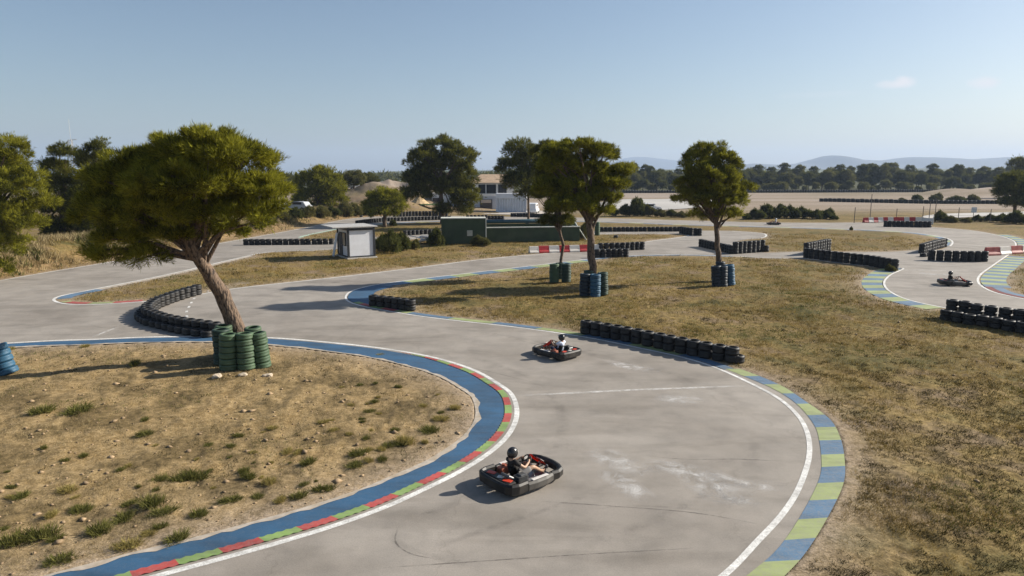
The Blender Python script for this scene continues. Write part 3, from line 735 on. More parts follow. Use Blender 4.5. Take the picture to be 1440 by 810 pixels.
NEEDLE_D = leaf_mat('dark_pine_needles', (.026, .034, .010), (.205, .20, .034), .36, .7)
NEEDLE_FL = leaf_mat('far_olive_needles', (.065, .068, .022), (.20, .19, .060), .4, .25)
NEEDLE_F = leaf_mat('far_pine_needles', (.042, .048, .016), (.145, .145, .042), .4, .25)
SHRUB_M = leaf_mat('shrub_leaves', (.034, .042, .013), (.135, .140, .040), .4, 1.2)
SHRUB_L = leaf_mat('olive_shrub_leaves', (.075, .075, .026), (.20, .18, .06), .3, 1.2)
STRAW = leaf_mat('dry_straw', (.17, .125, .055), (.42, .34, .19), .3, .6, False)
STRAWG = leaf_mat('brown_grass', (.085, .059, .016), (.36, .258, .082), .25, .4, False)
SHRUB_G = leaf_mat('bank_scrub', (.045, .05, .016), (.15, .145, .05), .3, .5, False)
GRASSG = leaf_mat('green_grass', (.045, .058, .012), (.13, .145, .035), .3, .5, False)

def limb_trunk(pts, rads, cen, nl, rng, thin):
    """trunk along pts plus limbs that run from the upper trunk to foliage pads"""
    bm = bmesh.new()
    P = [Vector(p) for p in pts]
    # refine trunk with slight wobble
    c = []; rr = []
    for i in range(len(P)-1):
        for t in (0, .33, .66):
            q = P[i].lerp(P[i+1], t); j = rads[i]*.13
            c.append(q + Vector(rng.normal(0, j*.7, 3)) * (1 if i or t else 0)); rr.append((rads[i]*(1-t)+rads[i+1]*t) * rng.uniform(.94, 1.07))
    c.append(P[-1]); rr.append(rads[-1])
    rr[0] *= 1.25
    tube(bm, c, rr, 12)
    m = len(c)
    if len(cen):
        for q in rng.choice(len(cen), min(nl, len(cen)), replace=False):
            e = Vector(cen[q]); 
            j = int(np.clip(m * rng.uniform(.45, .98), m*.42, m-1)); s = c[j]
            if e.z < s.z - .2:
                j = int(m*.5); s = c[j]
            mid = s.lerp(e, .5) + Vector((0, 0, (e-s).length * .08)) + Vector(rng.normal(0, thin*2.5, 3))
            r0 = min(rr[j]*.55, thin * 2.2 + (e-s).length * .008)
            tube(bm, [s, s.lerp(mid, .5) + Vector(rng.normal(0, thin, 3)), mid, mid.lerp(e, .6), e], [r0, r0*.85, r0*.65, r0*.45, r0*.22], 6, False)
    return bm_mesh('trunk', bm, True)

def pine(label, Y, trunk, lobes, nclump, ntuft, cr, ln, wd, nb=5, group=None, m=None, nl=40, seed=1, thin=.03, dd=.85, name='pine_tree', lean=0.):
    """trunk: (px,py,radius px); lobes: (px,py,rx,ry[,depth offset]) seen from the camera's place, at distance Y"""
    rng = np.random.default_rng(seed); s = Y / FPX; ntuft = int(ntuft*.85); nclump = int(nclump*1.0); cr *= .86; ln *= 1.02; wd *= .95
    base = atY(trunk[0][0], trunk[0][1], Y); base.z = min(base.z, gz(base.x, base.y))
    t = thing(name, label, 'tree', base, group=group)
    lb = []
    for k, l in enumerate(lobes):
        off = l[4] if len(l) > 4 else rng.uniform(-.45, .45) * l[2] * s
        c = atY(l[0], l[1], Y + lean + off) - base
        lb.append((c.x, c.y, c.z, l[2]*s, (l[2]+l[3])*.5*s*dd, l[3]*s))
    me, cen = crown_mesh('crown', lb, nclump, ntuft, cr, ln, wd, nb, rng)
    pts = [(0, 0, -.05)] + [tuple(atY(p[0], p[1], Y + lean*min(1, (k+1)/5)) - base) for k, p in enumerate(trunk[1:])]
    obj('trunk', limb_trunk(pts, [p[2]*s*.93 for p in trunk], cen, nl, rng, thin), bark(), t)
    obj('crown', me, m or NEEDLE, t)
    return t

pine('big leaning pine with broad lopsided crown, its trunk ringed by green tyre stacks', 26.2,
     [(341, 505, 13.5), (334, 465, 12.5), (318, 425, 11.5), (298, 392, 10.5), (280, 365, 9), (266, 338, 7.5), (255, 310, 6), (262, 275, 4), (270, 240, 2.5)],
     [(300, 215, 62, 26), (245, 222, 45, 28), (345, 240, 42, 30), (190, 250, 55, 36), (255, 258, 72, 32), (370, 278, 34, 30), (155, 295, 42, 40), (215, 300, 62, 28), (305, 292, 62, 26), (345, 305, 40, 18), (175, 338, 40, 22), (240, 330, 40, 14), (150, 362, 24, 16), (205, 358, 30, 13), (318, 326, 24, 10)],
     270, 215, .40, .17, .020, 5, nl=70, seed=3, thin=.028, lean=-1.7)
pine('slender young pine standing by dark blue tyre stacks on the grass, right of centre', 45.,
     [(1015, 398, 4.9), (1011, 365, 4.4), (1008, 335, 4), (1006, 305, 3.4), (1003, 270, 2.5), (1005, 235, 1.6)],
     [(1000, 210, 22, 11), (988, 226, 30, 17), (1016, 232, 26, 20), (974, 256, 20, 20), (1003, 256, 36, 24), (1047, 267, 18, 8), (968, 277, 18, 15), (1000, 282, 34, 18), (1030, 280, 18, 18), (985, 302, 20, 7), (1020, 300, 22, 7)],
     170, 135, .36, .19, .026, 5, nl=40, seed=5)
pine('pine with thicker dark trunk and wide crown beside blue and black tyre stacks at centre', 41.,
     [(834, 414, 6.6), (834, 385, 6), (832, 350, 5.4), (829, 315, 4.8), (827, 285, 4), (823, 255, 3), (818, 225, 2)],
     [(812, 212, 46, 13), (842, 218, 28, 14), (786, 234, 30, 20), (828, 242, 38, 19), (874, 240, 17, 8), (858, 260, 24, 12), (793, 264, 34, 18), (842, 280, 30, 13), (805, 290, 36, 16), (766, 262, 17, 13), (850, 299, 16, 7)],
     200, 150, .36, .18, .024, 5, nl=50, seed=8, m=NEEDLE)
pine('thin wavy-trunked pine standing in two green tyre stacks, left of the thick one', 46.5,
     [(788, 394, 2.7), (789, 365, 2.4), (792, 345, 2.3), (787, 325, 2.2), (788, 300, 2), (785, 270, 1.6), (780, 235, 1.2)],
     [(772, 212, 24, 11), (782, 240, 28, 22), (770, 272, 22, 18), (795, 288, 24, 16), (785, 310, 26, 8)],
     130, 140, .36, .18, .025, 5, nl=30, seed=9, m=NEEDLE_D)
pine('dark pine with bare slim trunk in front of the white container', 93.,
     [(743, 316, 1.9), (743, 295, 1.7), (743, 275, 1.5), (742, 250, 1.2), (740, 225, .8)],
     [(732, 212, 22, 13), (722, 235, 24, 16), (745, 225, 22, 18), (735, 255, 30, 16), (758, 245, 18, 20), (748, 272, 20, 8)],
     130, 90, .85, .34, .055, 5, nl=30, seed=12, m=NEEDLE_D, thin=.05)
pine('largest rounded pine, full to the ground, in front of the clubhouse', 100.,
     [(622, 312, 3), (621, 290, 2.8), (620, 265, 2.4), (620, 240, 1.8), (620, 212, 1)],
     [(620, 207, 28, 15), (600, 225, 26, 16), (640, 222, 28, 18), (622, 240, 44, 20), (590, 255, 24, 16), (652, 250, 20, 20), (618, 265, 46, 18), (585, 276, 22, 14), (652, 280, 22, 20), (640, 296, 26, 12)],
     230, 110, .9, .36, .058, 5, nl=40, seed=14, m=NEEDLE_D, thin=.05)
pine('small round pine ball on a dark tyre stack, behind the white booth', 93.,
     [(541, 317, 3), (541, 305, 3), (541, 290, 2.2), (541, 275, 1)],
     [(541, 280, 24, 16), (530, 290, 18, 13), (552, 290, 18, 13), (541, 300, 24, 7)],
     80, 90, .75, .32, .05, 5, nl=16, seed=15, m=NEEDLE, thin=.04)
pine('broad bushy pine above the grass bank, right of the leaning pine', 118.,
     [(449, 302, 4), (449, 290, 4), (448, 272, 3), (447, 250, 1.5)],
     [(452, 246, 20, 11), (435, 258, 20, 15), (462, 262, 22, 16), (447, 275, 32, 16), (428, 278, 14, 13), (470, 282, 15, 12), (450, 292, 28, 8)],
     130, 90, 1.0, .42, .066, 5, nl=20, seed=16, m=NEEDLE, thin=.05)
pine('pine cut off by the left edge of the view, yellow-green on its right side', 46.,
     [(-25, 395, 9), (-20, 350, 8), (-10, 300, 7), (0, 250, 5), (5, 215, 2)],
     [(14, 212, 26, 16), (-5, 235, 40, 24), (40, 250, 26, 16), (10, 265, 48, 24), (52, 285, 26, 14), (5, 300, 50, 28), (35, 315, 28, 18), (0, 345, 36, 24), (-30, 320, 50, 40), (0, 375, 18, 14)],
     220, 130, .52, .22, .03, 5, nl=40, seed=18)
pine('tall dark pine behind the bank, left of the mast', 70., [(88, 348, 5), (88, 310, 5), (90, 270, 4), (92, 225, 2)],
     [(88, 218, 18, 14), (80, 240, 20, 18), (92, 265, 26, 24), (85, 295, 28, 22), (92, 322, 30, 18)],
     110, 100, .7, .28, .045, 5, nl=20, seed=20, m=NEEDLE_D, thin=.04)
pine('dark pine behind the bank with its top just right of the mast', 68., [(135, 345, 5), (134, 310, 5), (133, 270, 4), (135, 225, 2)],
     [(138, 212, 16, 13), (125, 230, 20, 15), (140, 250, 26, 22), (128, 280, 32, 22), (145, 310, 34, 24)],
     120, 100, .7, .28, .045, 5, nl=20, seed=21, m=NEEDLE_D, thin=.04)
pine('dark pine hidden behind the crown of the leaning pine', 72., [(190, 345, 5), (190, 310, 5), (188, 270, 4), (187, 245, 2)],
     [(186, 250, 26, 20), (180, 280, 36, 26), (195, 315, 40, 24)], 90, 90, .75, .28, .045, 5, nl=16, seed=22, m=NEEDLE_D, thin=.04)
pine('lollipop pine at the right edge behind the service lane', 112., [(1427, 308, 2.6), (1427, 295, 2.4), (1427, 280, 2.2), (1428, 262, 1.4)],
     [(1428, 256, 24, 12), (1420, 270, 20, 14), (1440, 268, 22, 16), (1430, 284, 22, 9)], 110, 90, .95, .38, .06, 5, nl=16, seed=23, m=NEEDLE_D, thin=.05)
pine('tall pine poking above the treeline at the right edge', 210., [(1440, 280, 2.5), (1440, 255, 2.2), (1440, 232, 1)],
     [(1434, 230, 14, 8), (1446, 238, 16, 10), (1438, 250, 18, 10), (1442, 265, 18, 10)], 80, 60, 1.6, .7, .11, 5, nl=10, seed=24, m=NEEDLE_D, thin=.07)

# generic far pines for the treelines
FAR_ME = []
for k, (hh, lob) in enumerate(((10, [(0, 0, 7.6, 2.6, 2.6, 1.8), (-1.2, .3, 6, 2.4, 2.4, 1.8), (1.4, -.3, 5.6, 2.3, 2.3, 1.7), (0, 0, 4, 2.8, 2.8, 1.4)]),
                               (8.5, [(0, 0, 6.2, 3.2, 3, 1.7), (-1.6, 0, 4.6, 2.4, 2.4, 1.6), (1.8, .4, 4.8, 2.4, 2.4, 1.5), (.3, 0, 3, 3, 3, 1.2)]),
                               (12, [(0, 0, 9.8, 2.2, 2.2, 1.7), (.6, 0, 7.8, 2.8, 2.7, 1.7), (-1., .2, 6, 2.8, 2.8, 1.7), (.4, 0, 4.2, 2.6, 2.6, 1.4)]),
                               (6, [(0, 0, 3.8, 3, 2.8, 1.6), (-1.7, .3, 2.6, 2.2, 2.2, 1.5), (1.7, -.2, 2.6, 2.2, 2.2, 1.5), (0, 0, 1.6, 2.8, 2.6, 1.1)]))):
    rng = np.random.default_rng(60+k)
    me, cen = crown_mesh('crown', lob, 85, 48, .85, .46, .10, 4, rng)
    me_l = me.copy(); me_l.materials.append(NEEDLE_FL); me.materials.append(NEEDLE_F)
    FAR_ME.append((me, limb_trunk([(0, 0, -.3), (.1, 0, hh*.3), (0, .1, hh*.6), (.1, 0, hh*.88)], [.26, .22, .16, .06], cen, 10, rng, .05), me_l))
def far_pine(x, y, k, s, label, group, rz=None, m=NEEDLE_F):
    s *= .88 if y > 260 else 1
    t = thing('pine_tree', label, 'tree', (x, y, gz(x, y)), random.uniform(0, 6.28) if rz is None else rz, group)
    t.scale = (s*random.uniform(.92, 1.12), s*random.uniform(.92, 1.12), s)
    obj('trunk', FAR_ME[k][1], bark(), t); obj('crown', FAR_ME[k][0 if random.random() < .6 and k != 3 else 2], None, t); return t

rr = random.Random(5)
# treeline across the plain, right
row = []
for px in range(862, 1475, 11): row.append((px + rr.uniform(-6, 6), 310 + rr.uniform(-8, 10), rr.choice((0, 0, 1, 2)), rr.uniform(.78, 1.15)))
for px in range(862, 1475, 13): row.append((px + rr.uniform(-7, 7), 345 + rr.uniform(-12, 16), rr.choice((0, 2, 2)), rr.uniform(.95, 1.3)))
for px in range(868, 1470, 13): row.append((px + rr.uniform(-6, 6), 291 + rr.uniform(-4, 5), rr.choice((3, 3, 1)), rr.uniform(.45, .85)))
rows = {0: [], 1: [], 2: []}
for r_ in row: rows[0 if r_[1] < 299 else (1 if r_[1] < 325 else 2)].append(r_)
for kk, nm in ((0, 'low bushy pine in the front row of the far treeline'), (1, 'pine in the middle row of the far treeline'), (2, 'tall pine in the back row of the far treeline')):
    lst = sorted(rows[kk])
    for i, (px, Y, k, s) in enumerate(lst):
        far_pine((px-CX)/FPX*Y, Y, k, s, '%s, %s from the left' % (nm, ordn(i+1)), 'pines of the treeline beyond the plain')
# wooded rise on the left, behind the bushy pine and on the spoil heap
lst = [(490, 175, 1, 1.0), (505, 182, 0, .85), (519, 170, 1, 1.15), (531, 195, 0, .95), (543, 178, 3, 1.1), (556, 200, 2, .85), (568, 186, 0, .9), (582, 196, 2, .9), (598, 205, 0, .95), (476, 160, 3, 1.3), (500, 150, 3, 1.2), (511, 205, 2, .75), (405, 210, 1, .9), (390, 190, 3, 1.2), (418, 230, 0, .6), (680, 230, 0, .7), (690, 250, 1, .7), (702, 238, 2, .6), (668, 245, 1, .8), (850, 205, 3, 1.1), (868, 215, 1, 1.0), (778, 215, 1, 1.0), (795, 230, 0, .9)]
for i, (px, Y, k, s) in enumerate(sorted(lst)):
    if 465 < px < 610: s *= .58
    far_pine((px-CX)/FPX*Y, Y, k, s, 'pine on the wooded rise behind the spoil heap, %s from the left' % ordn(i+1), 'pines on the wooded rise')
# far forest reading as one mass
def forest():
    rng = np.random.default_rng(90); n = 2600
    az = rng.uniform(-.42, .95, n); Y = rng.uniform(370, 1300, n); x = az*Y
    keep = ~((az < -.1) & (Y > 700)) & ~((az < -.06) & (Y < 420)); x, Y = x[keep], Y[keep]; n = len(x)
    zc = big_terrain(x, Y); h = rng.uniform(5, 9, n)
    nt = 26; kk = np.repeat(np.arange(n), nt)
    q = rng.normal(0, 1, (len(kk), 3)); q /= np.linalg.norm(q, axis=1)[:, None]; q[:, 2] = np.abs(q[:, 2])
    tc = np.c_[x, Y, zc + h*.35][kk] + q * np.c_[h*.55, h*.55, h*.62][kk]
    v, f = blades(tc, q + [0, 0, .4], 2, 2.3, .9, .5, rng)
    tag(obj('forest', np_mesh('forest', v, f), NEEDLE_F), 'dark green pine forest stretching to the foot of the hills', 'forest', kind='stuff')
forest()

# shrubs
SHR = []
for k in range(3):
    rng = np.random.default_rng(120+k)
    lob = [(0, 0, .45, .75, .7, .45), (rng.uniform(-.7, -.4), .1, .35, .5, .5, .35), (rng.uniform(.4, .7), -.1, .4, .5, .5, .4), (.1, .2, .8, .4, .4, .35)]
    me, cen = crown_mesh('foliage', lob, 34, 60, .27, .24, .060, 4, rng, .8)
    SHR.append((me, limb_trunk([(0, 0, -.05), (.03, 0, .25), (0, .03, .6)], [.05, .04, .02], cen, 10, rng, .012)))
SHR_L = [(m_.copy(), t_) for m_, t_ in SHR]
def shrub(px, py, w, h, label, group=None, light=False):
    p = gat(px, py); s = p.y / FPX; k = random.randrange(3)
    t = thing('shrub', label, 'shrub', p, random.uniform(0, 6), group); t.scale = (w*s/2.3, w*s/2.3, h*s/1.25)
    obj('stem', SHR[k][1], bark(), t); obj('foliage', (SHR_L if light else SHR)[k][0], SHRUB_L if light else SHRUB_M, t)
ss = [(1064, 308, 26, 13), (1080, 307, 30, 17), (1097, 307, 28, 18), (1113, 307, 26, 16), (1130, 307, 28, 14), (1148, 308, 22, 12), (1162, 308, 26, 13), (1050, 309, 16, 8), (1173, 309, 14, 6)]
for i, a in enumerate(ss): shrub(*a, 'dark shrub in the clump behind the far road, %s from the left' % ordn(i+1), 'shrubs behind the far road')
ss = [(862, 304, 22, 12), (880, 304, 24, 15), (896, 304, 30, 22), (912, 304, 22, 14), (928, 305, 20, 10), (944, 305, 20, 9), (958, 306, 18, 8)]
for i, a in enumerate(ss): shrub(*a, 'green shrub in the row below the paved apron, %s from the left' % ordn(i+1), 'shrubs below the paved apron', i in (3, 4, 6))
ss = [(1323, 312, 22, 14), (1338, 313, 20, 8), (1374, 312, 14, 9), (1392, 312, 16, 10), (1410, 313, 22, 11), (1428, 315, 30, 16), (1358, 313, 16, 6)]
for i, a in enumerate(ss): shrub(*a, 'shrub along the wire fence by the service lane, %s from the left' % ordn(i+1), 'shrubs along the wire fence', i in (1, 6))
ss = [(537, 353, 26, 20), (550, 356, 34, 30), (566, 352, 28, 22), (583, 350, 18, 12)]
for i, a in enumerate(ss): shrub(*a, 'leafy shrub right of the white booth, %s from the booth' % ordn(i+1), 'shrubs beside the booth', i == 3)
shrub(676, 346, 30, 13, 'olive shrub at the right foot of the tall green wall', light=True)
shrub(613, 346, 26, 22, 'dark shrub in the shade left of the tall green wall')
shrub(822, 336, 20, 20, 'light shrub between the low green wall and thick pine', light=True)
shrub(553, 318, 12, 8, 'small shrub beside the tyre stack of the round pine')
ss = [(360, 322, 20, 12), (378, 317, 24, 16), (398, 312, 26, 14), (417, 308, 26, 15), (434, 306, 24, 14), (452, 306, 26, 14), (470, 304, 24, 12), (486, 304, 24, 18), (500, 303, 26, 14), (515, 303, 20, 12), (345, 328, 18, 12)]
for i, a in enumerate(sorted(ss)): shrub(*a, 'scrubby bush on the grass bank along the left road, %s from the left' % ordn(i+1), 'bushes on the left bank', i % 3 != 1)
ss = [(1290, 283, 18, 8), (1316, 283, 22, 10), (1345, 284, 26, 8), (1368, 284, 20, 9), (1268, 284, 14, 5)]
for i, a in enumerate(sorted(ss)): shrub(*a, 'shrub on the hump of dry grass in the far plain, %s from the left' % ordn(i+1), 'shrubs on the far hump', i % 2 == 0)
shrub(901, 286, 8, 7, 'tiny dark lump modelled as a bush, alone on the paved apron')  # bush mesh stands in for a dark lump read as a possible rider
shrub(1197, 324, 5, 5, 'tiny dark bush on the far edge of the middle island')
shrub(1252, 382, 16, 9, 'dry shrub at the right foot of the angled tyre wall', light=True)

# weed clumps on the sandy infield
WEED = []
for k in range(4):
    rng = np.random.default_rng(150+k); n = 150
    a = rng.uniform(0, 6.28, n); r = rng.uniform(0, 1, n)**.7*.26
    c = np.c_[np.cos(a)*r, np.sin(a)*r*.8, np.zeros(n)]
    v, f = blades(c, np.c_[np.cos(a)*r*2.2, np.sin(a)*r*2.2, np.ones(n)*.75], 3, .22, .016, .3, rng); WEED.append(np_mesh('weed_clump', v, f))
WEED_Y = leaf_mat('yellow_weed', (.17, .135, .04), (.40, .33, .12), .35, 2., False)
WEED_G = leaf_mat('green_weed', (.055, .060, .016), (.19, .18, .055), .3, 2., False)
WEEDY = [w.copy() for w in WEED]
ws = [(190, 513, 1.5, 0), (120, 488, 1, 1), (15, 492, 1, 1), (110, 578, 2, 0), (60, 580, 1.5, 0), (204, 612, 1.3, 0), (383, 604, .9, 1), (335, 614, .9, 0), (325, 628, .9, 0), (275, 672, 1.7, 0), (258, 676, 1.4, 0), (225, 676, 1.2, 0), (434, 651, 1.3, 0), (405, 636, 1.0, 1), (350, 672, 1.0, 0), (378, 680, 1.0, 1), (362, 700, 1., 0), (325, 705, 1.2, 0), (215, 710, 1.5, 0), (230, 722, 1.3, 0), (115, 720, 1.3, 0), (175, 730, 1.3, 0), (280, 725, 1.2, 0), (60, 755, 1.6, 0), (20, 765, 1.6, 0), (140, 748, 1.4, 0), (95, 690, 1., 1), (605, 607, 1.5, 0), (570, 623, 1.4, 1), (545, 628, 1.2, 0), (520, 580, .9, 0), (595, 572, 1., 1), (620, 590, 1.1, 1), (563, 626, 1., 0), (505, 640, 1.1, 0), (470, 606, .8, 1), (455, 690, 1.2, 0), (500, 655, 1.1, 0), (420, 700, 1.1, 0), (535, 500, .9, 1), (560, 545, .8, 0), (640, 575, .9, 1), (30, 700, 1.2, 0), (85, 790, 1.4, 0), (180, 770, 1.2, 1), (250, 760, 1.1, 0)]
wr = random.Random(17)
for _ in range(60):
    px, py = wr.uniform(0, 560), wr.uniform(585, 800)
    if track_info(*at(px, py)[:2]) > .5 and at(px, py).x < 0: ws.append((px, py, wr.uniform(.35, .8), wr.random() < .45))
for _ in range(25):
    px, py = wr.uniform(480, 660), wr.uniform(530, 650)
    if track_info(*at(px, py)[:2]) > .4 and at(px, py).x < -.6: ws.append((px, py, wr.uniform(.35, .8), wr.random() < .6))
for i, (px, py, s, yl) in enumerate(ws):
    p = gat(px, py); k = random.randrange(4); s *= .85
    o = obj('weed_clump', (WEEDY if yl else WEED)[k], WEED_Y if yl else WEED_G, None, p, (0, 0, random.uniform(0, 6)))
    o.scale = (s*random.uniform(.6, .95), s*random.uniform(.5, .85), s*random.uniform(.35, .7))
    side = 'near the bend of the blue kerb' if px > 440 else ('behind the green tyre stacks shadow' if py < 600 else 'in the left foreground')
    tag(o, '%s weed clump on the sandy infield %s' % ('dry yellow' if yl else 'low green', side if side[0] != 'b' else 'left of the leaning pine'), 'weed', 'weed clumps on the sandy infield')

# rocks
def rock_mesh(seed):
    rng = np.random.default_rng(seed); bm = bmesh.new(); bmesh.ops.create_icosphere(bm, subdivisions=2, radius=1)
    for v in bm.verts:
        q = v.co.copy(); v.co = q * (1 + .3*math.sin(q.x*3+seed)*math.cos(q.y*2.6+seed*2) + rng.normal(0, .05)); v.co.z *= .6
    return bm_mesh('rock', bm)
ROCKS = [rock_mesh(k) for k in range(4)]; ROCK_M = mat('pale_limestone', (.48, .40, .30), .9, .3, 3, .5)
for i, (px, py, s, lb) in enumerate([(341, 529, .19, 'pale rock against the front green tyre stack'), (377, 530, .2, 'flat pale rock right of the green tyre stacks'), (306, 531, .22, 'shaded grey rock left of the green tyre stacks')]):
    o = obj('rock', ROCKS[i], ROCK_M, None, gat(px, py) + Vector((0, 0, .04)), (0, 0, i)); o.scale = (s*.9, s*.7, s*.6); tag(o, lb, 'rock')
def gravel():
    rng = np.random.default_rng(200); V = []; F = []; n0 = 0
    base = [(np.array([v.co for v in m_.vertices]), np.array([list(p.vertices) for p in m_.polygons])) for m_ in ROCKS]
    # decimated octahedral chips
    oct_v = np.array([(1, 0, 0), (0, 1, 0), (-1, 0, 0), (0, -1, 0), (0, 0, 1), (0, 0, -.6)]); oct_f = np.array([(0, 1, 4), (1, 2, 4), (2, 3, 4), (3, 0, 4), (1, 0, 5), (2, 1, 5), (3, 2, 5), (0, 3, 5)])
    n = 2000; r = rng.uniform(10.5, 32, n); a = rng.uniform(-.72, .1, n); x = np.sin(a)*r; y = np.cos(a)*r
    k = (y < 29) & (x < 0); x2 = rng.uniform(1, 22, 500); y2 = rng.uniform(11, 45, 500)
    x = np.r_[x[k], x2]; y = np.r_[y[k], y2]
    d = track_dist(x, y); ok = d > .12; x, y, d = x[ok], y[ok], d[ok]; z = ground_z(x, y, d); n = len(x)
    s = .012 + rng.exponential(.017, n); s = np.clip(s, .012, .11)
    sc = np.stack([s*rng.uniform(.8, 1.6, n), s*rng.uniform(.8, 1.4, n), s*rng.uniform(.4, .8, n)], 1)
    th = rng.uniform(0, 6.28, n); c, si = np.cos(th), np.sin(th)
    v = oct_v[None]*sc[:, None] * rng.uniform(.7, 1.3, (n, 6, 3)); vx = v[..., 0]*c[:, None]-v[..., 1]*si[:, None]; vy = v[..., 0]*si[:, None]+v[..., 1]*c[:, None]
    v = np.stack([vx + x[:, None], vy + y[:, None], v[..., 2] + z[:, None] + s[:, None]*.15], -1).reshape(-1, 3)
    f = (oct_f[None] + (np.arange(n)*6)[:, None, None]).reshape(-1, 3)
    tag(obj('gravel', np_mesh('gravel', v, f), mat('gravel_stone', (.29, .205, .12), .95, .4, 1.5)), 'loose pale stones scattered over the sandy ground', 'gravel', kind='stuff')
gravel()

# grass
def grass(name, label, m, n, rlo, rhi, amin, amax, ln, wd, nb, seed, dens, lean=.35, power=0.):
    rng = np.random.default_rng(seed)
    r = rlo * (rhi/rlo)**(rng.uniform(0, 1, n)**(1-power)); a = rng.uniform(amin, amax, n); x = np.sin(a)*r; y = np.cos(a)*r
    k = rng.uniform(0, 1, n) < dens(x, y); x, y, r = x[k], y[k], r[k]
    d = track_dist(x, y); k = d > .12 + .7*vnoise(x*1.3, y*1.3, 61)**2; x, y, d, r = x[k], y[k], d[k], r[k]; z = ground_z(x, y, d)
    sc = np.clip(r/22, .8, 3.0)
    n = len(x); c = np.c_[x, y, z - .01]
    c2 = np.repeat(c, nb, 0); s2 = np.repeat(sc, nb)[:, None]; cnt = n*nb
    dr = np.c_[rng.normal(0, lean, cnt), rng.normal(0, lean, cnt), np.ones(cnt)]; dr /= np.linalg.norm(dr, axis=1)[:, None]
    sd = np.cross(dr, rng.normal(0, 1, (cnt, 3))); sd /= np.linalg.norm(sd, axis=1)[:, None]
    b = c2 + np.c_[rng.normal(0, .06, cnt), rng.normal(0, .06, cnt), np.zeros(cnt)]*s2
    l = ln*rng.uniform(.5, 1.4, (cnt, 1))*(.6+.4*s2); w = wd*s2
    v = np.stack([b - sd*w*.5, b + sd*w*.5, b + dr*l], 1).reshape(-1, 3); f = np.arange(cnt*3).reshape(-1, 3)
    tag(obj(name, np_mesh(name, v, f), m), label, 'grass', kind='stuff')
not_sand = lambda x, y: ~((y < 29) & (x < 2))
grass('dry_grass', 'short straw coloured grass on the infields', STRAWG, 170000, 9, 90, -.75, .75, .10, .011, 5, 301, lambda x, y: np.clip((fbm(x*.5, y*.5, 3, 3)-.34)*3.0, .05, 1) * not_sand(x, y), .55)
grass('green_grass', 'olive green patches of low grass on the infields', GRASSG, 90000, 9, 75, -.75, .75, .085, .012, 5, 302, lambda x, y: np.clip((fbm(x*.3+40, y*.3, 8, 4)-.53)*5, 0, 1) * (.25 + .75*not_sand(x, y)), .6)
grass('dark_tufts', 'dark brown matted tufts in the dry grass', leaf_mat('dark_matted_grass', (.022, .020, .007), (.085, .070, .026), .15, .6, False), 100000, 9, 60, -.75, .75, .075, .016, 7, 305, lambda x, y: (vnoise(x*2.2, y*2.2, 71) > .70 - .5*sst(6, 12, x)*(1-sst(17, 27, y))) * (.25 + .75*(fbm(x*.25, y*.25, 72, 3) > .47 - .2*sst(6, 12, x)*(1-sst(17, 27, y)))) * (.35 + .65*not_sand(x, y)) * (1 - .75*sst(30, 45, y)), .9)  # thicker at near right: matted grass, plus vignette darkening put into the tufts
grass('straw_tufts', 'sparse dry straw on the sandy infield', STRAW, 40000, 9, 30, -.75, .1, .085, .009, 5, 303, lambda x, y: np.clip((fbm(x*.55, y*.55, 30, 4)-.44)*4, .0, .9) * ~not_sand(x, y), .6)
grass('bank_grass', 'tall pale dry grass on the bank along the left road', STRAW, 60000, 40, 128, -.78, -.18, .30, .022, 5, 304, lambda x, y: np.clip(big_terrain(x, y)*1.6-.45, 0, 1) * (fbm(x*.3, y*.3, 31, 3) > .40), .45)
grass('bank_weeds', 'green scrub growing between the dry grass on the bank', SHRUB_G, 26000, 40, 128, -.78, -.18, .34, .03, 5, 306, lambda x, y: np.clip(big_terrain(x, y)*1.6-.3, 0, 1) * (fbm(x*.25+9, y*.25, 33, 3) > .52), .5)

# ================================================================== TYRES
RUB = None
def rubber():
    global RUB
    if RUB: return RUB
    RUB = mat('weathered_rubber', (.013, .0125, .012), .58, .35, 5, .3, dirt=(.09, .075, .06), dirt_amt=.22); return RUB
def tyre_mesh(name, R0, h, hole=.55, n=22):
    bm = bmesh.new(); ri = R0*hole
    o = [(ri, .12), (ri*1.1, .0), (R0*.80, .0), (R0*.93, .06), (R0, .2), (R0*1.0, .38), (R0*.985, .40), (R0*.985, .46), (R0, .48), (R0, .52), (R0*.985, .54), (R0*.985, .60), (R0, .62), (R0*1.0, .8), (R0*.93, .94), (R0*.80, 1.), (ri*1.1, 1.), (ri, .88), (ri*1.35, .75), (R0*.86, .7), (R0*.86, .3), (ri*1.35, .25)]
    lathe(bm, [(r, z*h) for r, z in o], n, None, True); return bm_mesh(name, bm, True)
TY = tyre_mesh('tyre', .272, .292); TYS = tyre_mesh('tyre', .26, .245, n=18)
GREENT = mat('green_painted_tyre', (.060, .103, .053), .62, .25, 3, .25, dirt=(.03, .035, .025), dirt_amt=.6)
BLUET = mat('blue_painted_tyre', (.012, .024, .036), .5, .3, 3, .25, dirt=(.012, .014, .016), dirt_amt=.7)
BLUEB = mat('bright_blue_painted_tyre', (.028, .095, .16), .55, .25, 3, .25, dirt=(.03, .03, .03), dirt_amt=.5)
DKT = mat('dark_green_painted_tyre', (.022, .045, .030), .6, .3, 3, .25)
TYG = tyre_mesh('tyre', .315, .222); TYG.materials.append(GREENT)
def painted(m): 
    me = TYG.copy(); me.materials.clear(); me.materials.append(m); return me
TYB, TYBB, TYD = painted(BLUET), painted(BLUEB), painted(DKT)
TY.materials.append(rubber()); TYS.materials.append(rubber())

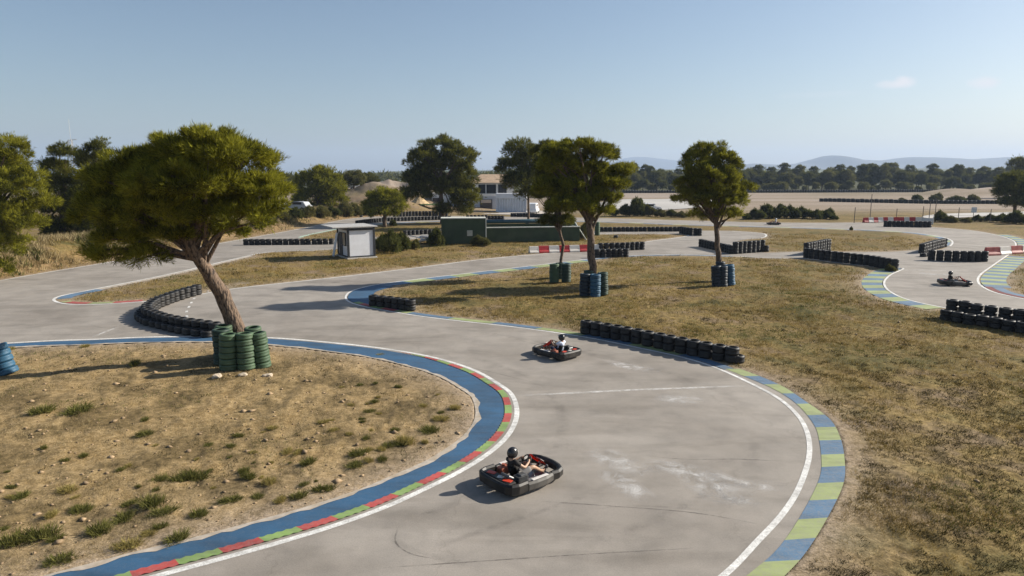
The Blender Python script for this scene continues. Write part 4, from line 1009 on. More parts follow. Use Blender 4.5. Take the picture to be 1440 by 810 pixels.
def stack(loc, n, me, h, label, group=None, rot=(0, 0, 0), jit=.012):
    t = thing('tyre_stack', label, 'tyre stack', loc, group=group, rot=rot)
    for k in range(n):
        obj('tyre', me, None, t, (random.uniform(-jit, jit), random.uniform(-jit, jit), k*h), (random.uniform(-.02, .02), random.uniform(-.02, .02), random.uniform(0, 6)))
    return t
def wall(pts, layers, desc, end='left', me=None, h=.292, sp=.555, z=0., adj='black', jit=.012):
    me = me or TY
    c = resample(C(pts, .1), sp)
    if end == 'right': c = c[::-1]
    n = len(c)
    for i, p in enumerate(c):
        pos = '%s from %s' % (ordn(i+1), end) if i < n-1 else 'last at %s end' % ('right' if end == 'left' else 'left')
        short = desc[4:] if desc.startswith('the ') else desc
        stack((p[0] + random.uniform(-.02, .02), p[1] + random.uniform(-.02, .02), z or max(.0, gz(p[0], p[1])) + .006), layers, me, h,
              '%s tyre stack %s in %s' % (adj, pos, short), 'tyre stacks of ' + desc, (random.uniform(-.02, .02), random.uniform(-.02, .02), 0), jit)

wall([(277, 414.5), (253, 421.5), (236, 427.5), (222, 433), (211, 441), (207.5, 448), (226, 457), (257, 464.5), (303, 471.5)], 2, 'the curved tyre wall behind the leaning pine', 'left')
wall([(203, 440), (197, 447), (207, 455.5), (238, 464), (264, 470), (291, 474)], 1, 'the outer row of the curved tyre wall', 'left', adj='low black')
wall([(525.5, 430), (548, 432.5), (578, 437)], 2, 'the short tyre wall at the blue hairpin', 'left')
wall([(824, 469.5), (850, 474), (880, 479.5), (920, 488), (960, 496.5), (1028, 510)], 2, 'the long tyre wall on the centre right grass', 'left', h=.30, sp=.52)
stack(gat(1036, 510), 1, TY, .29, 'single low black tyre off the right end of the long grass-edge tyre wall')
wall([(1337, 447), (1380, 454), (1440, 463), (1560, 484)], 3, 'the tall back row at right foreground', 'left', h=.29)
wall([(1329, 451), (1370, 458), (1440, 469), (1560, 491)], 2, 'the low front row at right foreground', 'left', h=.25, me=TYS)
wall([(1134, 362.5), (1155, 365.5), (1175, 368), (1200, 371), (1220, 373.5), (1248, 378.5), (1258, 380)], 3, 'the angled tyre wall left of the right chicane', 'left', h=.27)
wall([(1134, 359), (1148, 356), (1164, 352.5)], 4, 'the tall row behind the angled tyre wall', 'left', h=.27)
wall([(986, 347), (1003, 351), (1024, 355.5), (1028, 357)], 3, 'the tyre wall by the slender pine', 'left', h=.25, me=TYS)
wall([(1034, 357), (1046, 356), (1060, 355), (1071, 354)], 4, 'the tall tyre bundle by the slender pine', 'left', h=.26)
stack(gat(1077, 354), 2, TY, .28, 'short black tyre stack off the right end of the tall bundle by the slender pine')
wall([(840, 362.5), (856, 362), (880, 361.5)], 3, 'the near row right of central barrier blocks', 'left', h=.24, me=TYS)
wall([(845, 353), (870, 352.5), (903, 351)], 3, 'the second row right of central barrier blocks', 'left', h=.25, me=TYS)
wall([(860, 346.5), (890, 345.5)], 1, 'the flat row behind the central barrier end', 'left', adj='single low')
wall([(846, 325.8), (900, 325.6), (955, 325.3)], 2, 'the long dark tyre wall behind the thick pine', 'left', h=.28)
wall([(958, 328.5), (970, 330.5), (984, 331.5)], 3, 'the bundle ending the long dark tyre wall', 'left', h=.28)
wall([(1310, 366), (1345, 367.5), (1384, 367.8)], 3, 'the black wall amid the right road', 'left', h=.28, sp=.56)
wall([(1296, 356), (1306, 353), (1317, 350), (1327, 347.5)], 3, 'the tyre row behind the right road wall', 'left', h=.28)
wall([(1298, 361), (1308, 360)], 1, 'the low tyres before the right road wall', 'left', adj='low')
wall([(1245, 318.8), (1275, 319.2), (1307, 319.8)], 3, 'the barrier before far red and white blocks', 'left', h=.26)
wall([(346, 344.5), (390, 344.3), (430, 344), (466, 343.5)], 2, 'the straight tyre wall left of the white booth', 'left', h=.30)
wall([(502, 316), (520, 313.5), (545, 311.6), (580, 310.4), (632, 308.8)], 2, 'the tyre wall beyond the booth and round pine', 'left', h=.30)
wall([(555, 305), (590, 304), (628, 303.5)], 3, 'the far dark tyre wall before the clubhouse', 'left', h=.28)
wall([(570, 331), (595, 329.8), (617, 329)], 2, 'the tyre wall left of the tall green wall', 'left', h=.28)
wall([(658, 307.3), (684, 307.2)], 2, 'the far tyre wall right of the largest pine', 'left', h=.28)
wall([(688, 308.5), (707, 308.5)], 2, 'the far tyre bundle before the white container', 'left', h=.3)
wall([(720, 304.7), (745, 305.2), (770, 306)], 2, 'the far tyre wall behind the slim pine', 'left', h=.3)
# loose tyres
for px, py, lb in ((866, 334.5, 'lone black tyre lying on grass behind the barrier end'), (508, 305.5, 'black tyre at the road edge left of the round pine'), (520, 304.5, 'black tyre lying by the road, nearest the round pine')):
    stack(gat(px, py), 1, TY, .29, lb)

# painted stacks round the trees
def ps(px, py, n, me, label, group, tilt=(0, 0, 0), h=.222):
    p = at(px, py); stack((p.x, p.y, gz(p.x, p.y) - .01), n, me, h, label, group, tilt, .014)
G1 = 'green tyre stacks round the leaning pine'
ps(322, 521, 6, TYG, 'green painted tyre stack left of front, shaded, at the leaning pine', G1, (.0, .03, 0))
ps(347, 520, 6, TYG, 'green painted tyre stack at the front middle of the leaning pine', G1, (-.02, -.02, 0))
ps(370, 516, 6, TYG, 'green painted tyre stack at the right of the leaning pine, tilted inward', G1, (.03, -.09, 0))
ps(314, 513, 6, TYD, 'dark green tyre stack at the far left of the leaning pine', G1, (0, -.01, 0))
ps(318, 506, 6, TYG, 'green tyre stack behind the leaning pine, left rear', G1, (.06, .02, 0))
ps(361, 507, 6, TYG, 'green tyre stack behind the leaning pine, right rear', G1, (.05, -.03, 0))
G2 = 'tyre stacks round the thick pine'
ps(822, 416, 6, TYB, 'dark tyre stack left of the thick pine', G2, (0, .02, 0)); ps(837, 417, 6, TYBB, 'blue tyre stack in front of the thick pine', G2); ps(848, 415.5, 6, TYD, 'dark green tyre stack right of the thick pine', G2, (0, -.05, 0)); ps(828, 410, 6, TYD, 'dark tyre stack behind the thick pine', G2)
G3 = 'tyre stacks round the thin wavy pine'
ps(779, 397.5, 6, TYG, 'green tyre stack in front of the thin wavy pine', G3, h=.2); ps(796, 397.5, 6, TYD, 'dark green tyre stack right of the thin wavy pine', G3, h=.2); ps(787, 392, 5, TYD, 'dark green tyre stack behind the thin wavy pine', G3)
G4 = 'tyre stacks round the slender pine'
ps(1008, 402.5, 6, TYB, 'dark blue tyre stack left of the slender pine, leaning outward', G4, (0, -.10, 0)); ps(1016, 402.5, 6, TYB, 'dark blue tyre stack in front of the slender pine', G4, (0, -.04, 0)); ps(1027, 401.5, 6, TYBB, 'bright blue tyre stack right of the slender pine', G4, (0, -.10, 0)); ps(1012, 396, 6, TYB, 'dark blue tyre stack behind the slender pine', G4)
ps(13, 527, 5, TYBB, 'bright blue tyre stack leaning to the left at the left edge', None, (.0, -.30, 0))
ps(541, 319, 6, TYD, 'dark tyre stack at the foot of the round pine', None, h=.22)
ps(742, 317.5, 3, TYD, 'short dark tyre stack at the foot of the slim pine', None)
ps(840, 331, 7, TYG, 'tall green tyre stack on the grass, half behind the thick pine', None, (0, -.03, 0)); ps(812, 327, 6, TYD, 'dark green tyre stack leaning over at the end of the low green wall', None, (0, -.35, 0))

# far long barriers on the plain (hundreds of stacks seen as one dark line)
def far_wall(name, label, pts, h, t):
    c = resample(C(pts, 1.), 1.1); bm = bmesh.new()
    for p in c:
        hh = h*random.uniform(.92, 1.06)
        lathe(bm, [(0, 0), (t*.9, 0), (t, hh*.2), (t*.95, hh*.5), (t, hh*.8), (t*.9, hh), (t*.4, hh), (t*.4, hh*.9), (0, hh*.9)], 9, Matrix.Translation((p[0], p[1], gz(p[0], p[1]))))
    tag(obj(name, bm_mesh(name, bm), rubber()), label, 'tyre wall', kind='stuff')
far_wall('tyre_wall', 'long low dark tyre wall along the foot of the treeline', [(870, 271.6), (1000, 271.2), (1150, 270.8), (1300, 270.2), (1500, 269.6)], 1.1, .58)
far_wall('tyre_wall', 'dark tyre wall crossing the plain in front of the dry hump', [(1155, 283.5), (1240, 285.2), (1320, 286.6), (1400, 286.8), (1480, 287)], .9, .56)

# ================================================================== BARRIER BLOCKS
def block_mesh(w, h, d, name='barrier_block'):
    prof = [(-.5, 0), (-.5, .22), (-.30, .42), (-.22, 1), (.22, 1), (.30, .42), (.5, .22), (.5, 0)]
    bm = bmesh.new(); rings = [[bm.verts.new((x, y*d, z*h)) for y, z in prof] for x in (-w/2, w/2)]
    for k in range(8): bm.faces.new((rings[0][k], rings[0][(k+1) % 8], rings[1][(k+1) % 8], rings[1][k]))
    bm.faces.new(rings[0]); bm.faces.new(rings[1][::-1])
    bmesh.ops.bevel(bm, geom=list(bm.edges), offset=.025, segments=2, affect='EDGES'); return bm_mesh(name, bm)
PR = mat('red_plastic', (.42, .022, .028), .5, .12, 2, dirt=(.30, .15, .11), dirt_amt=.35); PW = mat('white_plastic', (.68, .64, .58), .5, .1, 2, dirt=(.38, .30, .22), dirt_amt=.35)
PRF = mat('faded_red_plastic', (.42, .09, .075), .6, .2, 2, dirt=(.45, .32, .25), dirt_amt=.5)
def blocks(pts, n, desc, group, seq='wr', hgt=.62, red=PR):
    c = resample(C(pts, .1), .1); d = np.linspace(0, len(c)-1, n+1).astype(int)
    meR = None
    for i in range(n):
        a, b = c[d[i]], c[d[i+1]]; mid = (a+b)/2; w = np.linalg.norm(b-a)*.985; k = seq[i % len(seq)]
        me = block_mesh(w, hgt, .5); o = obj('barrier_block', me, red if k == 'r' else PW, None, (mid[0], mid[1], max(0, gz(mid[0], mid[1]))+.008), (0, 0, math.atan2(b[1]-a[1], b[0]-a[0])))
        tag(o, '%s barrier block %s from left in %s' % ('red' if k == 'r' else 'white', ordn(i+1), desc), 'barrier', group)
blocks([(744, 356.5), (775, 355.3), (800, 354.5), (842, 353)], 7, 'red and white row behind thick pine', 'blocks of the central barrier row', 'wr')
blocks([(1385, 359.5), (1400, 359), (1420, 357.5), (1445, 356), (1490, 352)], 7, 'red and white row at right edge', 'blocks of the right edge barrier row', 'rw', .72, PRF)
blocks([(1214, 313.2), (1245, 312.6), (1280, 312.4), (1296, 312.6)], 11, 'far red and white row behind dark tyres', 'blocks of the far barrier row', 'rwrwrwrrwrw', .75)

# ================================================================== BOOTH AND WALLS
def booth():
    c0 = at(490, 365); a = R(30); W, D, Hh = 2.35, 3.1, 2.62
    t = thing('booth', 'small white marshal booth with dark corner frames and an overhanging flat roof', 'booth', (c0.x, c0.y, gz(c0.x, c0.y)), a)
    WHT = mat('white_panel', (.72, .73, .76), .45, .05, 2, dirt=(.5, .47, .42), dirt_amt=.25); DK = mat('dark_frame', (.028, .030, .034), .5, .2); 
    obj('base', box_mesh('base', (W/2, D/2, .06), (W+.25, D+.3, .12), 0, .01), mat('booth_slab', (.48, .45, .40), .9, .2), t)
    w = obj('wall', box_mesh('wall', (W/2, D/2, .12+Hh/2-.06), (W-.10, D-.10, Hh-.12)), WHT, t)
    bm = bmesh.new()
    for x in (.06, W-.06):
        for y in (.06, D-.06): bx(bm, (x, y, .12+(Hh-.12)/2), (.17, .17, Hh-.10), 0, .012)
    for y in (.02, D-.02): bx(bm, (W/2, y, Hh-.13), (W-.18, .11, .18)); bx(bm, (W/2, y, .18), (W-.18, .10, .12))
    for x in (.02, W-.02): bx(bm, (x, D/2, Hh-.13), (.11, D-.18, .18)); bx(bm, (x, D/2, .18), (.10, D-.18, .12))
    obj('corner_frame', bm_mesh('corner_frame', bm), DK, t)
    obj('roof', box_mesh('roof', (W/2-.55, D/2+.1, Hh+.07), (W+1.5, D+.6, .10), 0, .015), mat('grey_roof_sheet', (.40, .39, .37), .7, .2), t)
    wn = obj('window', box_mesh('window', (.0, .95, 1.62), (.09, .82, 1.12), 0, .01), DK, t)
    obj('pane', box_mesh('pane', (-.05, .95, 1.62), (.02, .70, 1.0)), mat('dusty_window_glass', (.20, .18, .13), .25, .25, 3), wn)
    d = obj('door', box_mesh('door', (.02, 2.05, 1.16), (.07, .78, 2.0), 0, .01), mat('dark_doorway', (.05, .05, .055), .6, .2), t)
    obj('handle', box_mesh('handle', (-.045, 1.75, 1.1), (.05, .14, .03), 0, .008), mat('steel', (.5, .5, .5), .35, .1, metal=1), d)
    # leaning sheet
    bm = bmesh.new(); bx(bm, (0, 0, 1.05), (.04, .62, 2.1), 0, .005)
    q = Matrix.Rotation(a, 4, 'Z') @ Vector((-.48, 2.85, 0))
    o = obj('panel_sheet', bm_mesh('panel_sheet', bm), mat('pale_grey_sheet', (.58, .60, .63), .5, .1), None, (c0.x+q.x, c0.y+q.y, gz(c0.x+q.x, c0.y+q.y)), (0, R(11), a)); tag(o, 'pale grey sheet leaning against the left side of the white booth', 'sheet')
booth()
GW = mat('green_wall_paint', (.046, .066, .034), .8, .22, 1.2, .1, dirt=(.09, .10, .06), dirt_amt=.5); COPE = mat('pale_coping', (.52, .52, .46), .8, .15, 3)
def green_walls():
    a = at(621, 343.5); b = at(683, 343); rz = math.atan2(b.y-a.y, b.x-a.x); W = (b-a).length
    t = thing('green_wall', 'tall blank green painted block wall with a small meter box', 'wall', (a.x, a.y, 0), rz)
    obj('wall', box_mesh('wall', (W/2, .9, 1.28), (W, 1.8, 2.62), 0, .01), GW, t)
    obj('coping', box_mesh('coping', (W/2, .9, 2.63), (W+.1, 1.9, .09), 0, .01), COPE, t)
    obj('corner_strip', box_mesh('corner_strip', (W+.035, .0, 1.3), (.10, .14, 2.58), 0, .01), COPE, t)
    m = obj('meter_box', box_mesh('meter_box', (W*.64, -.03, 1.12), (.56, .1, .58), 0, .015), mat('beige_meter_box', (.48, .45, .36), .6, .1), t)
    c = at(684, 341); d = at(815, 339); rz = math.atan2(d.y-c.y, d.x-c.x); W = (d-c).length
    t = thing('water_tank', 'long low green tank wall with pale coping and a blue pipe along the back', 'tank', (c.x, c.y, 0), rz)
    bm = bmesh.new(); bx(bm, (W/2, .15, .75), (W, .3, 1.5), 0, .01); bx(bm, (W/2, 3.4, .85), (W, .3, 1.7), 0, .01); bx(bm, (.15, 1.78, .75), (.3, 2.9, 1.5)); bx(bm, (W-.15, 1.78, .75), (.3, 2.9, 1.5))
    obj('wall', bm_mesh('wall', bm), GW, t)
    obj('coping', box_mesh('coping', (W/2, .15, 1.54), (W+.1, .42, .09), 0, .01), COPE, t)
    bm = bmesh.new(); tube(bm, [(.4, 3.35, 1.95), (W*.5, 3.35, 1.97), (W-.5, 3.35, 1.95)], .22, 14); obj('pipe', bm_mesh('pipe', bm, True), mat('teal_pipe', (.045, .10, .12), .5, .2), t)
    bm = bmesh.new(); tube(bm, [(W-.2, 2.2, 2.15), (W+.9, .6, .05)], .07, 8); obj('brace', bm_mesh('brace', bm, True), COPE, t)
green_walls()
# broken white garden furniture / scrap beside the shrubs
def scrap():
    p = gat(600, 343)
    t = thing('scrap_heap', 'heap of whitish scrap boards and pipes lying between the shrubs and tall green wall', 'scrap', p)
    bm = bmesh.new(); r = random.Random(3)
    for k in range(9):
        q = Matrix.Rotation(r.uniform(-.25, .25), 3, 'Y') @ Matrix.Rotation(r.uniform(-.3, .3), 3, 'Z')
        bx(bm, (r.uniform(-1., 1.), r.uniform(-.5, 1.2), .2+k*.07), (r.uniform(1., 2.2), r.uniform(.12, .5), .05), rot=q)
    obj('boards', bm_mesh('boards', bm), mat('bleached_boards', (.55, .53, .50), .8, .2), t)
    bm = bmesh.new()
    for k in range(4): tube(bm, [(-1.1, k*.25-.3, .15), (0, k*.2-.2, .55), (1.2, k*.2, .95)], .035, 6)
    obj('pipes', bm_mesh('pipes', bm, True), mat('grey_pipe', (.6, .6, .6), .4, .1), t)
scrap()

# ================================================================== CLUBHOUSE AND YARD
def clubhouse():
    Y = 135.; b = atY(655, 299, Y); s = Y/FPX
    t = thing('clubhouse', 'two storey pale clubhouse with tan tiled roof and dark upper windows', 'building', (b.x, b.y, 0), 0)
    X = lambda px: (px-655)*s
    GR = mat('grey_render', (.42, .45, .50), .8, .1, .5); WR = mat('white_render', (.70, .68, .64), .8, .08, .5); DKW = mat('dark_window', (.02, .023, .03), .2, .2); TILE = mat('tan_roof_tiles', (.42, .30, .20), .85, .25, 2, .4)
    obj('ground_storey', box_mesh('ground_storey', ((X(634)+X(699))/2, 5, 1.7), (X(699)-X(634), 10, 3.4)), GR, t)
    bm = bmesh.new(); bx(bm, ((X(662)+X(722))/2, 6.2, 4.9), (X(722)-X(662), 7, 2.9)); obj('upper_storey', bm_mesh('upper_storey', bm), WR, t)
    # hipped roof
    x0, x1, y0, y1, z0, z1 = X(659), X(728), 2.0, 10.5, 6.36, 8.3
    v = [(x0, y0, z0), (x1, y0, z0), (x1, y1, z0), (x0, y1, z0), (x0+2.2, (y0+y1)/2, z1), (x1-2.2, (y0+y1)/2, z1)]
    me = bpy.data.meshes.new('roof'); me.from_pydata(v, [], [(0, 1, 5, 4), (1, 2, 5), (2, 3, 4, 5), (3, 0, 4), (3, 2, 1, 0)]); obj('roof', me, TILE, t)
    for a, c in ((672, 682), (683.5, 697), (700, 712)):
        w = obj('window', box_mesh('window', ((X(a)+X(c))/2, 2.68, 4.95), (X(c)-X(a), .12, 2.1)), DKW, t)
        obj('frame', box_mesh('frame', ((X(a)+X(c))/2, 2.60, 6.04), (X(c)-X(a)+.2, .16, .12)), WR, w)
    obj('balcony_wall', box_mesh('balcony_wall', ((X(660)+X(699))/2, .12, 3.65), (X(699)-X(660), .2, .45)), WR, t)
    d = obj('entrance', box_mesh('entrance', ((X(675)+X(692))/2, -.02, 1.5), (X(692)-X(675), .14, 2.3)), mat('shaded_opening', (.07, .06, .055), .6, .3), t)
    obj('shutter', box_mesh('shutter', ((X(676.5)+X(690.5))/2, -.11, 2.2), (X(690.5)-X(676.5), .06, .7)), mat('beige_shutter', (.5, .42, .34), .7, .2), d)
    obj('annex', box_mesh('annex', ((X(606)+X(634))/2, 6, 2.0), (X(634)-X(606)-.01, 7, 4.0)), WR, t)
    obj('annex_opening', box_mesh('annex_opening', ((X(607)+X(617))/2, 2.44, 1.7), (X(617)-X(607), .14, 2.4)), DKW, t)
    t.scale = (1, 1, .86)
    # container
    b2 = atY(719, 301, 129.)
    t2 = thing('shipping_container', 'white corrugated steel container in front of the clubhouse', 'container', (b2.x, b2.y, .05), R(-3))
    W = 42*129/FPX; bm = bmesh.new(); n = 46; pts = []
    for k in range(n):
        x = -W/2 + W*k/(n-1); pts.append((x, 0 if (k//2) % 2 == 0 else .16))
    for (xa, ya), (xb, yb) in zip(pts[:-1], pts[1:]):
        bm.faces.new([bm.verts.new(q) for q in ((xa, ya, .15), (xb, yb, .15), (xb, yb, 2.55), (xa, ya, 2.55))])
    bmesh.ops.remove_doubles(bm, verts=bm.verts, dist=.001)
    bx(bm, (0, 1.4, 1.35), (W-.02, 2.3, 2.4))
    obj('wall', bm_mesh('wall', bm), mat('white_steel', (.62, .64, .67), .5, .08, 1), t2)
    bm = bmesh.new(); bx(bm, (0, 1.2, .08), (W+.1, 2.7, .14)); bx(bm, (0, 1.2, 3.05), (W+.1, 2.7, .95), 0, .02)
    for x in (-W/2, W/2): bx(bm, (x, -.03, 1.35), (.14, .14, 2.42))
    obj('frame', bm_mesh('frame', bm), mat('white_steel_frame', (.66, .67, .69), .5, .06, 1), t2)
    # thatched hut
    p = atY(590, 300, 128.)
    t3 = thing('hut', 'small hut with pointed straw roof left of the largest pine', 'hut', (p.x, p.y, 0))
    bm = bmesh.new(); lathe(bm, [(1.9, 1.75), (1.3, 2.2), (.5, 2.9), (.12, 3.5), (0, 3.6)], 14); obj('roof', bm_mesh('roof', bm), mat('straw_thatch', (.46, .33, .18), .95, .3, 3, .5), t3)
    bm = bmesh.new()
    for k in range(6): tube(bm, [(1.4*math.cos(k), 1.4*math.sin(k), 0), (1.4*math.cos(k), 1.4*math.sin(k), 1.85)], .07, 6)
    obj('posts', bm_mesh('posts', bm), mat('hut_wood', (.25, .17, .1), .9, .2), t3)
    obj('counter', box_mesh('counter', (0, -.3, .55), (2.2, 1.2, 1.1), 0, .02), mat('hut_counter', (.42, .34, .26), .8, .2), t3)
    # green awning
    p = atY(604, 299.5, 126.)
    t4 = thing('awning', 'flat green awning on slim posts over dark tables, left of the largest pine', 'awning', (p.x, p.y, 0))
    obj('canopy', box_mesh('canopy', (0, .8, 1.62), (3.2, 2.2, .14), 0, .02), mat('green_canvas', (.12, .19, .06), .8, .15), t4)
    bm = bmesh.new()
    for x in (-1.5, 1.5):
        for y in (-.2, 1.8): tube(bm, [(x, y, 0), (x, y, 1.56)], .05, 6)
    obj('posts', bm_mesh('posts', bm), mat('pale_post', (.6, .6, .6), .5, .1), t4)
    obj('table', box_mesh('table', (0, .8, .5), (2.4, 1.2, .9), 0, .03), mat('dark_table', (.04, .04, .04), .7, .2), t4)
    # yard wall
    p = atY(576, 300, 132.); o = obj('yard_wall', box_mesh('yard_wall', (0, 0, .4), (6.5, .25, .8), 0, .02), WR, None, (p.x+2, p.y, 0)); tag(o, 'low white yard wall beside the straw roofed hut', 'wall')
clubhouse()

# ------------------------------------------------------------------ cars
def car(loc, rz, paint, label, group=None, van=False):
    t = thing('parked_car', label, 'car', loc, rz, group)
    L0, Wd = 4.2, 1.7
    low = [(-2.1, .3), (-2.12, .75), (-2.0, .92), (-1.2, .97), (1.0, .95), (1.9, .82), (2.1, .6), (2.1, .3)]
    top = [(-1.9, .92), (-1.55, 1.42), (-.6, 1.5), (.35, 1.46), (1.05, .94)] if not van else [(-2.05, .9), (-2.0, 1.85), (-.6, 1.95), (.9, 1.85), (1.5, .95)]
    def ext(name, prof, w, m, par, bev=.05):
        bm = bmesh.new(); r = [[bm.verts.new((x, y, z)) for x, z in prof] for y in (-w/2, w/2)]; n = len(prof)
        for k in range(n): bm.faces.new((r[0][k], r[0][(k+1) % n], r[1][(k+1) % n], r[1][k]))
        bm.faces.new(r[0]); bm.faces.new(r[1][::-1]); bmesh.ops.bevel(bm, geom=list(bm.edges), offset=bev, segments=2, affect='EDGES')
        return obj(name, bm_mesh(name, bm, False), m, par)
    ext('body', low, Wd, paint, t, .07); ext('cabin', top, Wd*.86, paint, t, .06)
    g = mat('car_glass', (.015, .018, .022), .1, .1)
    for y in (-1, 1): obj('window', box_mesh('window', (-.35, y*Wd*.43, 1.2 if not van else 1.5), (1.7, .03, .36), 0, .01), g, t)
    obj('windscreen', box_mesh('windscreen', (.80 if not van else 1.28, 0, 1.2 if not van else 1.45), (.06, 1.25, .45), 0, .01), g, t)
    for x in (-1.3, 1.3):
        for y in (-.78, .78):
            bm = bmesh.new(); lathe(bm, [(.12, -.1), (.28, -.1), (.32, -.05), (.32, .05), (.28, .1), (.12, .1)], 16, Matrix.Translation((x, y, .32)) @ Matrix.Rotation(R(90), 4, 'X'), True)
            w = obj('wheel', bm_mesh('wheel', bm, True), rubber(), t)
            bm = bmesh.new(); lathe(bm, [(0, -.06), (.19, -.06), (.19, .06), (0, .06)], 12, Matrix.Translation((x, y, .32)) @ Matrix.Rotation(R(90), 4, 'X')); obj('rim', bm_mesh('rim', bm), mat('alloy', (.5, .5, .5), .35, .1, metal=.8), w)
    return t
WC = mat('white_car_paint', (.78, .79, .80), .3, .03); SCp = mat('silver_car_paint', (.45, .46, .48), .3, .05); DC = mat('dark_car_paint', (.05, .055, .07), .3, .1)
for px, py, rz, m_, v, lb in ((409, -120, 10, WC, True, 'white van half hidden behind the leaning pine crown'), (421, -107, 160, SCp, False, 'silver car parked on the bank left of the bushy pine'), (489, -152, 20, WC, False, 'white car parked behind the scrub right of the bushy pine'), (503, -156, 15, WC, False, 'white car parked between the wooded rise and spoil heap'), (914, 297, 5, WC, False, 'white car parked on the paved apron behind shrubs'), (750, 300, 80, WC, True, 'white van parked right of the white container')):
    p = gat(px, py) if py > 0 else Vector(((px-CX)/FPX*-py, -py, gz((px-CX)/FPX*-py, -py)))
    car(p, R(rz), m_, lb, None, v)

# ------------------------------------------------------------------ mast, fence, sign, gate
def mast():
    p = atY(110, 300, 150.); zt = atY(110, 196, 150.).z; zp = atY(110, 168, 150.).z
    t = thing('radio_mast', 'thin lattice radio mast rising behind the dark pines on the left', 'mast', (p.x, p.y, 0))
    bm = bmesh.new(); w = .35
    for sx, sy in ((-1, -1), (1, -1), (0, 1)): tube(bm, [(sx*w, sy*w, 0), (sx*w*.7, sy*w*.7, zt)], .05, 6)
    n = 16
    for k in range(n):
        z0, z1 = zt*k/n, zt*(k+1)/n
        tube(bm, [(-w*.8, -w*.8, z0), (w*.8, -w*.8, z1)], .03, 4); tube(bm, [(w*.8, -w*.8, z0), (0, w*.8, z1)], .03, 4)
    G_ = mat('galvanised', (.42, .43, .44), .5, .1, metal=.3)
    obj('lattice', bm_mesh('lattice', bm), G_, t)
    bm = bmesh.new(); tube(bm, [(0, 0, zt), (0, 0, zp)], .035, 5); tube(bm, [(-.6, 0, zt-.2), (1.3, 0, zt)], .06, 5); tube(bm, [(-.6, 0, zt-.2), (-.6, 0, zt-2.0)], .08, 5); tube(bm, [(.35, 0, zt-.2), (.35, 0, zt-2.2)], .08, 5)
    obj('antenna', bm_mesh('antenna', bm), G_, t)
mast()
def fence():
    a = at(1198, 313); t = thing('wire_fence', 'wire fence on slim dark posts between the far road and plain', 'fence', (a.x, a.y, 0))
    PM = mat('rusty_post', (.12, .10, .085), .8, .3)
    pts = [(1201, 313.5, 2.3), (1223, 313, 4.2), (1260, 312, 2.0), (1297, 311.8, 2.3), (1306, 311.8, 3.0), (1314, 312, 3.6), (1347, 312.5, 2.2), (1392, 313, 2.0), (1440, 313.5, 2.0), (1490, 314, 2.)]
    g = [(at(x, y), h) for x, y, h in pts]
    for p, h in g:
        bm = bmesh.new(); tube(bm, [p - a, p - a + Vector((0, 0, h))], .05, 6); obj('post', bm_mesh('post', bm), PM, t)
    bm = bmesh.new()
    for (p, h), (q, h2) in zip(g[:-1], g[1:]):
        for z in (.5, 1.0, 1.5, 1.9): tube(bm, [p - a + Vector((0, 0, z)), q - a + Vector((0, 0, z))], .012, 4, False)
    obj('wire', bm_mesh('wire', bm), PM, t)
    p = at(1368, 309); t = thing('sign', 'blank white square sign on a post beside the service lane', 'sign', (p.x, p.y, 0))
    bm = bmesh.new(); tube(bm, [(0, 0, 0), (0, 0, 1.8)], .04, 6); obj('post', bm_mesh('post', bm), PM, t); obj('panel', box_mesh('panel', (0, -.06, 1.55), (.95, .04, .85), R(8), .01), mat('white_sign_panel', (.75, .74, .72), .5, .05), t)
    p = at(1304, 316); t = thing('gate_panel', 'pale grey metal gate panel at the right end of the dark tyre barrier', 'gate', (p.x, p.y, 0))
    obj('sheet', box_mesh('sheet', (0, 0, .48), (1.55, .05, .9), 0, .01), mat('pale_sheet', (.50, .52, .54), .5, .1), t); bm = bmesh.new()
    for x in (-.8, .8): tube(bm, [(x, 0, 0), (x, 0, 1.1)], .05, 6)
    obj('frame', bm_mesh('frame', bm), mat('galvanised', (.42, .43, .44), .5, .1), t)
fence()

